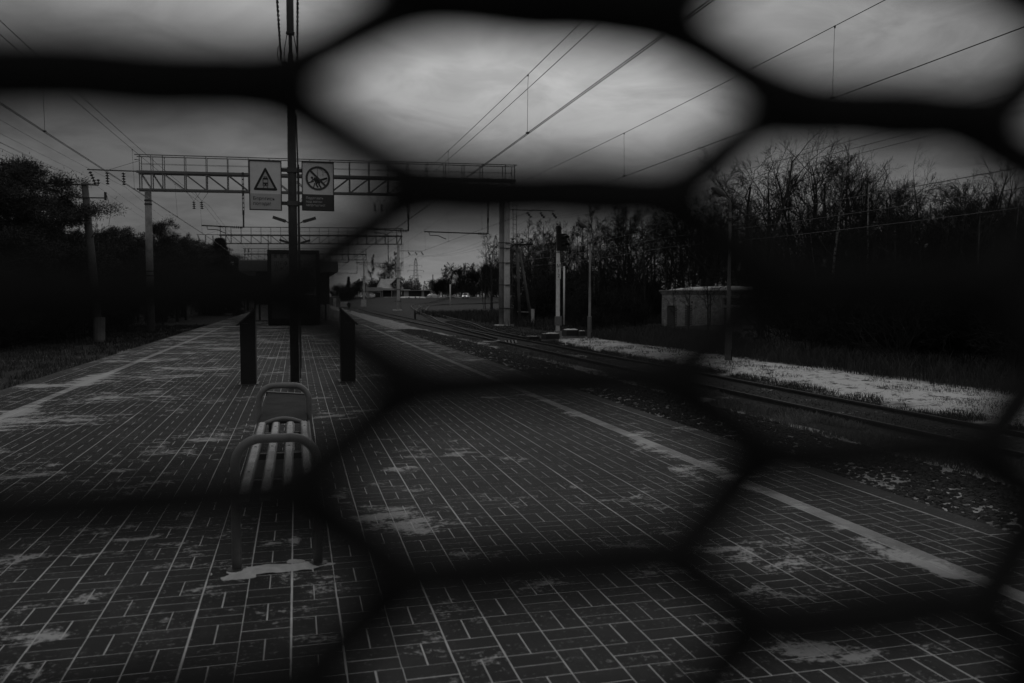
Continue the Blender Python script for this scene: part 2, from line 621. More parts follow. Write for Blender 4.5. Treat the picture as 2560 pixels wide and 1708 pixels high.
def vnoise(x, y):
    x = np.asarray(x, float)
    y = np.asarray(y, float)
    xi, yi = np.floor(x).astype(int), np.floor(y).astype(int)
    fx, fy = x - xi, y - yi
    fx = fx * fx * (3 - 2 * fx)
    fy = fy * fy * (3 - 2 * fy)
    g = lambda a, b: _NG[a % 64, b % 64]
    return (g(xi, yi) * (1 - fx) + g(xi + 1, yi) * fx) * (1 - fy) + (g(xi, yi + 1) * (1 - fx) + g(xi + 1, yi + 1) * fx) * fy


def fbm(x, y, o=4):
    t, a, s = 0, 0.5, 1.0
    for i in range(o):
        t = t + a * vnoise(np.asarray(x) * s + 13.7 * i, np.asarray(y) * s + 5.1 * i)
        a *= 0.5
        s *= 2.03
    return t


def sstep(x, a, b):
    t = np.clip((np.asarray(x, float) - a) / (b - a), 0, 1)
    return t * t * (3 - 2 * t)


# ------------------------------------------------------------------ ground
RAIL_Z = -0.9


def gz(x, y):
    """height of the land round the platform"""
    z = -1.0 + 0.10 * (fbm(np.asarray(x) * 0.25, np.asarray(y) * 0.25) - 0.5)
    z = z + sstep(y, 228, 292) * sstep(x, 10, 30) * 2.1
    z = z + sstep(x, 12.5, 13.6) * 0.20
    z = z + sstep(np.abs(x), 17, 30) * 0.45 * fbm(np.asarray(x) * 0.12, np.asarray(y) * 0.12)
    return z


def build_ground():
    xs = np.concatenate([np.linspace(-3000, -80, 14)[:-1], np.linspace(-80, 90, 120), np.linspace(90, 3000, 14)[1:]])
    ys = np.concatenate([np.linspace(-60, 300, 150), np.linspace(300, 4500, 14)[1:]])
    X, Y = np.meshgrid(xs, ys)
    Z = gz(X, Y)
    V = np.stack([X.ravel(), Y.ravel(), Z.ravel()], 1)
    nx = len(xs)
    i = np.arange(len(ys) - 1)[:, None] * nx + np.arange(nx - 1)[None]
    F = np.stack([i, i + 1, i + 1 + nx, i + nx], -1).reshape(-1, 4)
    o = link('ground', np_mesh('ground', V, F, M_GROUND, True))
    tag(o, kind='structure')


build_ground()


def strip_mesh(name, prof, y0, y1, step, m, jitter=0.02):
    """a cross-section of (x, z) pushed along the line, with small unevenness"""
    ys = np.arange(y0, y1 + step, step)
    P = np.array(prof)
    V = []
    for y in ys:
        n = (fbm(P[:, 0] * 2.1, np.full(len(P), y * 2.1)) - 0.45) * jitter * 2
        V.append(np.stack([P[:, 0], np.full(len(P), y), P[:, 1] + n], 1))
    V = np.concatenate(V)
    k = len(P)
    i = np.arange(len(ys) - 1)[:, None] * k + np.arange(k - 1)[None]
    F = np.stack([i, i + 1, i + 1 + k, i + k], -1).reshape(-1, 4)
    return link(name, np_mesh(name, V, F, m, True))


tag(strip_mesh('ballast', [(4.2, -1.02), (4.5, -0.97), (5.6, -0.95), (6.6, -0.93), (7.6, -0.93), (8.6, -0.96), (9.3, -1.0), (9.8, -1.02),
                           (10.2, -1.03), (11.3, -1.03), (12.4, -1.03), (12.9, -1.05), (13.4, -1.25)], -12, 300, 0.8, M_BALLAST), kind='structure')
tag(strip_mesh('ballast', [(-9.0, -1.25), (-8.0, -1.05), (-7.2, -1.0), (-5.0, -1.0), (-4.3, -1.03)], -12, 300, 2.0, M_BALLAST), kind='structure')

# ------------------------------------------------------------------ platform: slab, pavers, stripe slabs, edge slabs
PX0, PW, PY0 = -0.0374, 0.2050, 3.302                          # paving grid: line 0, column width, row 0


def build_platform():
    rk = random.Random(11)
    root = link('platform', None)
    tag(root, kind='structure')
    EDGE_R, EDGE_L = 4.155, -4.33
    SW = 0.121                                                  # the pale stripe is narrower than a paving column
    OFF = SW - PW                                               # so the columns outside it move in
    XR, XL = PX0 + 20 * PW + OFF, PX0 - 20 * PW - OFF
    MB().box(EDGE_L + .02, EDGE_R - .02, -3, 42, -1.25, -0.0009).build('slab', M_JOINT, root)
    far = MB().box(EDGE_L + .02, EDGE_R - .02, 42.002, 190, -1.25, 0.0).build('far_paving', M_PAVER, root)
    MB().box(EDGE_L + .02, EDGE_R - .02, -8, -3.002, -1.25, 0.0).build('near_paving', M_PAVER, root)
    TH, GL, GM, GT, BV = 0.012, 0.0060, 0.0052, 0.0048, 0.0007
    lon = MB().bbox(-(PW - GL - GM) / 4, (PW - GL - GM) / 4, -(PW - GT) / 2, (PW - GT) / 2, -TH, 0, BV).mesh('paver', M_PAVER)
    tra = MB().bbox(-(PW - GL) / 2, (PW - GL) / 2, -(PW / 2 - GT) / 2, (PW / 2 - GT) / 2, -TH, 0, BV).mesh('paver', M_PAVER)
    items = []
    wig = {}
    for c in range(-20, 20):
        if c in (-17, 16):
            continue
        off = OFF if c > 16 else -OFF if c < -17 else 0.0
        for r in range(-22, 188):
            x = PX0 + (c + .5) * PW + off
            y = PY0 + (r + .5) * PW + (.06 if off else 0)
            wx = 0.0030 * (vnoise(c * 3.1, r * 0.23) - .5) * 2
            if (c + r) % 2:
                for sx in (-1, 1):
                    items.append((x + wx + sx * (PW - GL + GM) / 4, y, 0))
            else:
                for sy in (-1, 1):
                    items.append((x + wx, y + sy * PW / 4, 1))
    # the 300 that show largest are parts, the others one joined part
    def key(t):
        d = np.array([t[0], t[1], -CAM_H])
        z = float(d @ _fw)
        u = 1280 + F_PX * float(d @ _rt) / z if z > 0.1 else 1e9
        v = 854 - F_PX * float(d @ _up) / z if z > 0.1 else 1e9
        inside = z > 0.1 and -40 < u < 2600 and v < 1760
        return (0 if inside else 1, z)
    items.sort(key=key)
    for x, y, k in items[:300]:
        o = link('paver', tra if k else lon, root, (x + rk.gauss(0, .0006), y + rk.gauss(0, .0006), rk.uniform(-.0003, .0003)))
        o.rotation_euler = (0, 0, rk.gauss(0, .0022))
    A = {}
    for k, me in ((0, lon), (1, tra)):
        v = np.empty(len(me.vertices) * 3, np.float32)
        me.vertices.foreach_get('co', v)
        v = v.reshape(-1, 3)
        f = np.array([p.vertices[:] for p in me.polygons if p.normal.z > -0.5])
        pos = np.array([(x, y, rk.uniform(-.0003, .0003)) for x, y, q in items[300:] if q == k])
        V = (v[None] + pos[:, None]).reshape(-1, 3)
        F = (f[None] + (np.arange(len(pos)) * len(v))[:, None, None]).reshape(-1, 4)
        A[k] = (V, F)
    V = np.concatenate([A[0][0], A[1][0]])
    F = np.concatenate([A[0][1], A[1][1] + len(A[0][0])])
    o = link('paver_field', np_mesh('paver_field', V, F, M_PAVER), root)
    tag(o, kind='stuff')
    # pale stripe slabs and edge slabs
    st = MB().bbox(-SW / 2 + .003, SW / 2 - .003, -.302, .302, -TH, .001, .003).mesh('stripe_slab', M_STRIPE)
    y = -2.0
    while y < 42:
        for c in (-17, 16):
            link('stripe_slab', st, root, (PX0 + 16 * PW + SW / 2 if c > 0 else PX0 - 16 * PW - SW / 2, y + .305, rk.uniform(-.0005, .001)))
        y += 0.61
    er = MB().bbox(-(EDGE_R - XR) / 2 + .001, (EDGE_R - XR) / 2, -.997, .997, -.30, .0, .008).mesh('edge_slab', M_EDGE)
    el = MB().bbox(-(XL - EDGE_L) / 2, (XL - EDGE_L) / 2 - .001, -.997, .997, -.30, .0, .008).mesh('edge_slab', M_EDGE)
    for i in range(22):
        link('edge_slab', er, root, ((EDGE_R + XR) / 2, -1 + 2 * i, rk.uniform(0, .0015)))
        link('edge_slab', el, root, ((EDGE_L + XL) / 2, -1 + 2 * i, rk.uniform(0, .0015)))
    return root


build_platform()


def snow_blob(V, F, cx, cy, lx, ly, h, seed, rz=0.0, z0=0.0, n=96):
    """thin uneven drift: a height field kept where it stands above the ground"""
    u = np.linspace(-1, 1, n)
    X, Y = np.meshgrid(u, u)
    R = np.sqrt(X ** 2 + Y ** 2)
    N = fbm(X * lx * 3.5 + seed * 7.7, Y * ly * 3.5 + seed * 3.1, 5)
    N2 = fbm(X * lx * 14 + seed, Y * ly * 14 + seed, 3)
    Z = h * (1.15 - R * 1.25 + (N - .47) * 2.6 + (N2 - .45) * 1.9)
    Z = np.minimum(Z, h * (0.55 + 0.6 * N))
    cr, sr = math.cos(rz), math.sin(rz)
    PX = cx + (X * lx) * cr - (Y * ly) * sr
    PY = cy + (X * lx) * sr + (Y * ly) * cr
    base = sum(len(a) for a in V)
    V.append(np.stack([PX.ravel(), PY.ravel(), z0 + np.maximum(Z.ravel(), -0.004)], 1))
    i = (np.arange(n - 1)[:, None] * n + np.arange(n - 1)[None])
    q = np.stack([i, i + 1, i + 1 + n, i + n], -1).reshape(-1, 4)
    keep = (Z.ravel()[q] > 0).any(1)
    F.append(q[keep] + base)


def build_snow():
    V, F = [], []
    def px(x, y):
        p = on_z(x, y, 0)
        return p.x, p.y
    spots = [((695, 1421), .33, .075, .016, 1, .03), ((597, 1442), .085, .05, .022, 2, 0), ((735, 1405), .06, .04, .018, 31, 0), ((660, 1425), .12, .05, .010, 51, 0)]
    for (p, lx, ly, h, sd, rz) in spots:
        x, y = px(*p)
        snow_blob(V, F, x, y, lx, ly, h * .7, sd, rz, 0.0005)
    o = link('snow_patches', np_mesh('snow_patches', np.concatenate(V), np.concatenate(F), M_SNOWD, True))
    tag(o, kind='stuff')


build_snow()

# ------------------------------------------------------------------ snow strip beyond the track, gravel stones, grass
def build_stones():
    rs = np.random.RandomState(5)
    # five stone shapes, twenty triangles each
    t = (1 + 5 ** .5) / 2
    ico = np.array([(-1, t, 0), (1, t, 0), (-1, -t, 0), (1, -t, 0), (0, -1, t), (0, 1, t), (0, -1, -t), (0, 1, -t), (t, 0, -1), (t, 0, 1), (-t, 0, -1), (-t, 0, 1)], float)
    ico /= np.linalg.norm(ico[0])
    fa = np.array([(0, 11, 5), (0, 5, 1), (0, 1, 7), (0, 7, 10), (0, 10, 11), (1, 5, 9), (5, 11, 4), (11, 10, 2), (10, 7, 6), (7, 1, 8), (3, 9, 4), (3, 4, 2), (3, 2, 6), (3, 6, 8), (3, 8, 9), (4, 9, 5), (2, 4, 11), (6, 2, 10), (8, 6, 7), (9, 8, 1)])
    shapes = [ico * rs.uniform(.62, 1.2, (12, 1)) * rs.uniform(.75, 1.2, (1, 3)) for _ in range(6)]
    P = []
    for (x0, x1, y0, y1, n, r0, r1) in ((6.4, 8.7, 5.0, 13.5, 7200, .022, .055), (6.4, 8.8, 13.5, 26, 6600, .026, .06), (6.5, 8.9, 26, 60, 6500, .032, .07), (12.6, 15.5, 46, 75, 1800, .04, .09), (10.7, 11.9, 8, 40, 2200, .03, .05)):
        x = rs.uniform(x0, x1, n)
        y = y0 + (y1 - y0) * rs.rand(n)
        P.append(np.stack([x, y, rs.uniform(r0, r1, n)], 1))
    P = np.concatenate(P)
    zz = np.where(P[:, 0] < 9.3, -0.945 + .05 * (fbm(P[:, 0] * 2.1, P[:, 1] * 2.1) - .45) - np.maximum(P[:, 0] - 7.9, 0) * .04, np.where(P[:, 0] < 12.4, -1.035, gz(P[:, 0], P[:, 1]) + .02))
    V, F = [], []
    ang = rs.uniform(0, 2 * PI, len(P))
    for k, sh in enumerate(shapes):
        idx = np.arange(k, len(P), len(shapes))
        c, s = np.cos(ang[idx]), np.sin(ang[idx])
        v = sh[None] * P[idx, 2][:, None, None]
        w = np.empty_like(v)
        w[..., 0] = v[..., 0] * c[:, None] - v[..., 1] * s[:, None]
        w[..., 1] = v[..., 0] * s[:, None] + v[..., 1] * c[:, None]
        w[..., 2] = v[..., 2] * .8
        w += np.stack([P[idx, 0], P[idx, 1], zz[idx] + P[idx, 2] * .25], 1)[:, None]
        b = sum(len(a) for a in V)
        V.append(w.reshape(-1, 3))
        F.append((fa[None] + (np.arange(len(idx)) * 12)[:, None, None]).reshape(-1, 3) + b)
    o = link('gravel', np_mesh('gravel', np.concatenate(V), np.concatenate(F), M_STONE))
    tag(o, kind='stuff')


build_stones()


def grass(name, zones, m, seed, w=0.004):
    """blades: one bent strip of two triangles plus a tip each"""
    rs = np.random.RandomState(seed)
    V, F = [], []
    base = 0
    for (x0, x1, y0, y1, n, h0, h1, clump) in zones:
        x = rs.uniform(x0, x1, n)
        y = y0 + (y1 - y0) * rs.rand(n) ** 1.4
        if clump > 0:
            keep = fbm(x * 1.4, y * 1.1, 4) > clump
            x, y = x[keep], y[keep]
        n = len(x)
        if n == 0:
            continue
        h = rs.uniform(h0, h1, n)
        a = rs.uniform(0, 2 * PI, n)
        lean = rs.uniform(.1, .8, n) * h
        la = rs.uniform(0, 2 * PI, n)
        z = gz(x, y) - 0.01
        z = np.where((x > 4.2) & (x < 12.9), np.maximum(z, -1.03), z)
        ww = w * (1 + y / 14.0)
        dx, dy = np.cos(a) * ww, np.sin(a) * ww
        lx, ly = np.cos(la) * lean, np.sin(la) * lean
        p0 = np.stack([x - dx, y - dy, z], 1)
        p1 = np.stack([x + dx, y + dy, z], 1)
        p2 = np.stack([x + dx * .7 + lx * .35, y + dy * .7 + ly * .35, z + h * .6], 1)
        p3 = np.stack([x - dx * .7 + lx * .35, y - dy * .7 + ly * .35, z + h * .6], 1)
        p4 = np.stack([x + lx, y + ly, z + h * .95], 1)
        v = np.stack([p0, p1, p2, p3, p4], 1).reshape(-1, 3)
        i = base + np.arange(n) * 5
        f = np.concatenate([np.stack([i, i + 1, i + 2], 1), np.stack([i, i + 2, i + 3], 1), np.stack([i + 3, i + 2, i + 4], 1)])
        V.append(v)
        F.append(f)
        base += n * 5
    o = link(name, np_mesh(name, np.concatenate(V), np.concatenate(F), m))
    tag(o, kind='stuff')


grass('dead_grass', [(8.75, 10.15, 8, 22, 17000, .05, .17, .40), (8.9, 10.1, 22, 50, 5000, .05, .16, .44),
                     (-10.5, -7.2, 12, 45, 2500, .05, .22, .46)], M_GRASSL, 21)
grass('dark_grass', [(12.1, 12.95, 12, 50, 9000, .06, .2, .34), (15.6, 20, 12, 42, 15000, .2, .7, .3), (15.6, 24, 40, 56, 9000, .1, .38, .3),
                     (15, 30, 58, 110, 12000, .3, .8, .3), (-13, -7.2, 10, 75, 26000, .05, .24, .36), (10.6, 12.0, 9, 40, 2500, .03, .09, .45)], M_GRASSD, 22, .0036)

grass('weeds_in_snow', [(12.7, 16.4, 12, 46, 26000, .02, .11, .50), (12.4, 13.1, 11, 46, 14000, .04, .14, .40)], M_GRASSD, 23, .0019)

# ------------------------------------------------------------------ railway tracks
def rail_profile(path, name, m, parent):
    """flat-bottomed rail swept along a path"""
    prof = [(-.07, 0), (.07, 0), (.07, .02), (.012, .045), (.012, .13), (.036, .14), (.036, .178), (-.036, .178), (-.036, .14), (-.012, .13), (-.012, .045), (-.07, .02)]
    mb = MB()
    n = len(prof)
    pts = [Vector(p) for p in path]
    for i, p in enumerate(pts):
        t = (pts[min(i + 1, len(pts) - 1)] - pts[max(i - 1, 0)]).normalized()
        u = Vector((t.y, -t.x, 0))
        for a, b in prof:
            mb.v.append(tuple(p + u * a + Vector((0, 0, b))))
    for i in range(len(pts) - 1):
        for k in range(n):
            k2 = (k + 1) % n
            mb.f.append((i * n + k, i * n + k2, (i + 1) * n + k2, (i + 1) * n + k))
    return mb.build(name, m, parent)


def bend(x, y):
    return x + max(0.0, y - 55) ** 2 * 0.00011


def build_tracks():
    zb = RAIL_Z - .178
    sl = MB().bbox(-1.3, 1.3, -.12, .12, -.16, 0, .02).mesh('sleeper', M_SLEEPER)
    defs = [(11.28, 6, 235, True), (5.9, -12, 300, False), (-6.3, -12, 300, False)]
    for cx, y0, y1, sleepers in defs:
        root = link('railway_track', None)
        tag(root, kind='structure')
        for s in (-.79, .79):
            ys = np.arange(y0, y1, 4.0)
            rail_profile([(bend(cx + s, y), y, zb + max(0, y - 200) * 0.003) for y in ys], 'rail', M_RAIL, root)
        if sleepers:
            for i in range(165):
                y = 8 + i * .56
                o = link('sleeper', sl, root, (bend(cx, y), y, zb + .004 + rnd.uniform(-.012, .004)))
                o.rotation_euler = (0, 0, rnd.gauss(0, .01))
    # siding leaving through the turnout to the right
    def path(pts):
        pts = [Vector(p) for p in pts]
        out = []
        for i in range(len(pts) - 1):
            p0, p1, p2, p3 = pts[max(i - 1, 0)], pts[i], pts[i + 1], pts[min(i + 2, len(pts) - 1)]
            for k in range(8):
                t = k / 8
                out.append(.5 * ((2 * p1) + (p2 - p0) * t + (2 * p0 - 5 * p1 + 4 * p2 - p3) * t * t + (3 * p1 - p0 - 3 * p2 + p3) * t ** 3))
        return out + [pts[-1]]
    def side(c, off):
        out = []
        for i, p in enumerate(c):
            t = (c[min(i + 1, len(c) - 1)] - c[max(i - 1, 0)]).normalized()
            out.append(p + Vector((t.y, -t.x, 0)) * off)
        return out
    zt = lambda x, y: float(max(zb, gz(x, y) + .06))
    for pts in ([(11.4, 44), (11.9, 55), (12.9, 68), (14.2, 84), (16.5, 108), (20.9, 147), (26.6, 190), (36, 235), (52, 280)],
                [(18.7, 128), (22.6, 152), (29, 185), (40, 215), (60, 245)]):
        c = path([(x, y, 0) for x, y in pts])
        root = link('railway_siding', None)
        tag(root, kind='structure')
        for s in (-.79, .79):
            rail_profile([(p.x, p.y, zt(p.x, p.y) + .003) for p in side(c, s)], 'rail', M_RAIL, root)


build_tracks()

# ------------------------------------------------------------------ the expanded metal screen the photograph looks through
def build_screen():
    d = 0.11                                                    # distance of the screen in front of the lens
    P, pit = 0.975 * d, 0.2355 * d                                # long and short pitch of the diamonds
    ax, az = 0.306 * d, CAM_H + 0.1287 * d                       # one bond centre
    tilt = 0.0136
    root = thing('expanded_metal_screen', 'black expanded metal mesh close to the lens, its blurred strands crossing the whole view', 'metal mesh', (0, d, 0))
    W2 = 0.56
    wv = Vector((0, -0.06 * d, 0.013 * d))                      # the two strands of a bond lie one before and above the other
    rad = 0.0365 * d
    h0 = 0.285

    def shape(u):                                               # 0 at the low bond, 1 at the high bond
        t = min(max((u - h0) / (1 - 2 * h0), 0), 1)
        return t * t * (3 - 2 * t)
    rows = range(-44, 22)
    N = int(2 * W2 / (P / 2) * 14)
    for k in rows:
        zlow = az + k * pit / 2
        par = k % 2                                             # low bonds stand on even or odd columns
        pts = []
        for i in range(N + 1):
            x = -W2 + 2 * W2 * i / N
            c = (x - ax) / (P / 2) - par
            u = c - math.floor(c / 2) * 2
            u = u if u <= 1 else 2 - u
            sh = shape(u)
            pts.append(Vector((x, 0, zlow + (pit / 2) * sh + tilt * (x - ax))) + wv * (0.5 - sh))
        MB().tube(pts, [rad * (1 + .05 * math.sin(i * 1.3 + k * 2)) for i in range(N + 1)], 8).build('strand', M_MESH, root, True)
    zlo, zhi = az + rows[0] * pit / 2, az + (rows[-1] + 1) * pit / 2
    for s in (-1, 1):
        MB().box(s * (W2 + .015) - .02, s * (W2 + .015) + .02, -.02, .02, 0, zhi + .06).build('post', M_MESH, root)
    for z in (zlo - .03, zhi + .05):
        MB().box(-W2 + .006, W2 - .006, -.015, .015, z - .02, z + .02).build('rail', M_MESH, root)


build_screen()

# ------------------------------------------------------------------ bench
def build_bench():
    root = thing('station_bench', 'grey tube-framed platform bench with snow-topped slats, seen end-on in front of the sign pole', 'bench', (-0.11, 4.45, 0))
    L = lambda mb, n, m, sm=True: mb.build(n, m, root, sm)
    XA, XB = -.205, .205

    def loop(y, top=.68, r=.024, x0=XA, x1=XB, rc=.13):
        p = [(x0, y, 0.0), (x0, y, top * .4), (x0, y, top - rc)]
        for i in range(1, 8):
            a = PI - i * PI / 16
            p.append((x0 + rc + rc * math.cos(a), y, top - rc + rc * math.sin(a)))
        p.append((x0 + rc, y, top))
        p.append((x1 - rc, y, top))
        for i in range(1, 8):
            a = PI / 2 - i * PI / 16
            p.append((x1 - rc + rc * math.cos(a), y, top - rc + rc * math.sin(a)))
        p += [(x1, y, top - rc), (x1, y, top * .4), (x1, y, 0.0)]
        return MB().tube(p, r, 12)
    for y in (0.0, 2.80):
        L(loop(y, .68 if y == 0 else .665), 'arm_loop', M_TUBE)
    for y in (0.0, 2.80):
        for x in (XA, XB):
            MB().lathe([(.05, 0), (.05, .006), (.03, .009)], (x, y, .001), 12).build('foot_plate', M_DARKSTEEL, root)
    xs = (-.158, -.053, .053, .158)
    for x in xs:
        o = MB().bbox(x - .028, x + .028, -.19, 2.26, .395, .435, .006).build('seat_slat', M_SLAT, root)
        # a thin ridge of snow left on the slat
        mb = MB()
        n = 60
        for i in range(n + 1):
            y = -.18 + 2.42 * i / n
            w = .019 + .007 * (float(vnoise(y * 7 + x * 90, 3.3)) - .5) + .004 * (float(vnoise(y * 23, x * 70)) - .5)
            h = .003 + .003 * float(vnoise(y * 9, x * 50))
            for a, b in ((-w, 0), (-w * .6, h), (w * .6, h), (w, 0)):
                mb.v.append((x + a, y, .4352 + b))
        for i in range(n):
            for q in range(3):
                mb.f.append((i * 4 + q, i * 4 + q + 1, i * 4 + 5 + q, i * 4 + 4 + q))
        mb.f += [(3, 2, 1, 0), (n * 4, n * 4 + 1, n * 4 + 2, n * 4 + 3)]
        mb.build('snow_ridge', M_SNOWD, o)
    for x in xs:
        for y in (.35, 1.15, 2.0):
            MB().lathe([(.012, 0), (.012, .003), (.005, .0075)], (x, y, .4345), 8).build('bolt', M_DARKSTEEL, root)
    # cross bearers under the slats, long side tubes
    for y in (.35, 1.15, 2.0):
        L(MB().box(-.19, .19, y - .02, y + .02, .355, .394), 'bearer', M_DARKSTEEL, False)
    for x in (XA + .012, XB - .012):
        L(MB().tube([(x, .0, .36), (x, 2.80, .36)], .018, 8), 'side_tube', M_DARKSTEEL)
    # low shelf under the rear half and the solid board that carries the seat on
    L(MB().bbox(-.185, .185, 1.25, 2.22, .20, .215, .003), 'shelf', M_DARKSTEEL, False)
    pts = [(-.185, 2.36, .405), (.185, 2.36, .405), (.185, 4.15, .405), (-.185, 4.42, .405)]
    b = MB()
    b.poly([(x, y, z) for x, y, z in pts] + [(x, y, z + .022) for x, y, z in pts], [(3, 2, 1, 0), (4, 5, 6, 7), (0, 1, 5, 4), (1, 2, 6, 5), (2, 3, 7, 6), (3, 0, 4, 7)])
    L(b, 'seat_board', mat('seat_board_grey', 0.035, 0.85, 0.35, 5, bump=.2, spec=.1), False)
    L(MB().beam((-.19, 4.43, .416), (.19, 4.16, .416), .045, .05), 'end_bar', M_DARKSTEEL, False)
    arch = [(-.185 + .37 * i / 14, 2.30, .40 + .055 * math.sin(PI * i / 14)) for i in range(15)]
    L(MB().tube(arch, .016, 8), 'support_arch', M_TUBE)
    for x in (-.15, .15):
        L(MB().tube([(x, 4.05, 0), (x, 4.05, .405)], .02, 8), 'rear_leg', M_DARKSTEEL)


build_bench()

# ------------------------------------------------------------------ sign pole (a lamp post) with the two signs
POLE = Vector((-0.035, 13.3, 0))


def build_sign_pole():
    root = thing('lamp_post', 'nearest dark platform lamp post behind the bench, carrying the two warning signs', 'lamp post', POLE)
    MB().lathe([(.068, 0), (.066, 3.6), (.062, 4.2), (.046, 4.9), (.040, 5.12)], (0, 0, 0), 14).build('pole', M_POLE, root, True)
    MB().lathe([(.14, 0), (.14, .015), (.075, .02), (.075, .10)], (0, 0, .001), 14).build('base_flange', M_POLE, root)
    MB().lathe([(.028, 5.1), (.028, 5.42)], (0, 0, 0), 12).build('neck', M_POLE, root, True)
    MB().lathe([(.04, 5.40), (.066, 5.41), (.066, 5.44), (.055, 5.45)], (0, 0, 0), 14).build('collar', M_POLE, root)
    MB().lathe([(.054, 5.45), (.052, 8.2), (.03, 8.24)], (0, 0, 0), 14).build('upper_tube', M_GALV, root, True)
    MB().tube([(.085, -.02, .15), (.085, -.02, 3.5), (.07, 0, 4.2)], .013, 6).build('cable_conduit', M_POLE, root)
    MB().tube([(.10, 0, .3), (.10, 0, 3.45)], .008, 6).build('cable_conduit', M_POLE, root)
    for s in (-1, 1):
        a = MB().tube([(0, 0, 8.1), (s * .7, 0, 8.5), (s * 1.2, 0, 8.62)], .03, 8).build('lamp_arm', M_GALV, root, True)
        MB().bbox(min(s * 1.15, s * 1.75), max(s * 1.15, s * 1.75), -.13, .13, 8.58, 8.70, .03).build('lamp_head', M_GALV, a)
        # slack loops of cable and the clamp the aerial cable hangs from
        MB().tube([(s * .05, 0, 5.40), (s * .085, .01, 5.2), (s * .10, .01, 5.05), (s * .08, 0, 4.9)], .007, 6).build('cable_loop', M_BLACK, root)
        MB().beam((0, 0, 4.96), (s * .14, 0, 4.98), .03).build('cable_bracket', M_BLACK, root)
    t = [(-.16 - .03 * math.sin(i * PI / 6), -.02, 5.0 + .11 * (1 - math.cos(i * PI / 6))) for i in range(13)]
    MB().tube(t, .007, 6).build('cable_loop', M_BLACK, root)
    # brackets holding the signs, clamped round the pole
    for z in (2.85, 3.355):
        MB().box(-.205, .215, -.03, .012, z - .026, z + .026).build('sign_bracket', M_POLE, root)
        MB().box(-.078, .078, -.078, .078, z - .035, z + .035).build('clamp', M_POLE, root)
    MB().tube([(.16 + .035 * math.cos(i * PI / 5), -.03, 2.905 + .035 * math.sin(i * PI / 5)) for i in range(11)], .0035, 5).build('wire_coil', M_BLACK, root)
    return root


build_sign_pole()


def sign_base(label, x0, x1, z0, z1, split, lower):
    Y = POLE.y - .045
    root = thing('platform_sign', label, 'sign', ((x0 + x1) / 2, Y, z0), 0, 'signs on the lamp post')
    w, h = (x1 - x0) / 2, z1 - z0
    MB().box(-w + .012, w - .012, -.006, .012, .012, h - .012).build('panel', M_SIGNW, root)
    for a in ((-w, w, 0, .014), (-w, w, h - .014, h)):
        MB().box(a[0], a[1], -.016, .014, a[2], a[3]).build('frame_bar', M_SIGNK, root)
    for s in (-1, 1):
        MB().box(s * w - (.013 if s > 0 else 0), s * w + (0 if s > 0 else .013), -.0155, .0135, .0142, h - .0142).build('frame_bar', M_SIGNK, root)
    MB().box(-w + .0135, w - .0135, -.008, -.0062, .0145, split).build('text_band', lower, root)
    return root, w, h


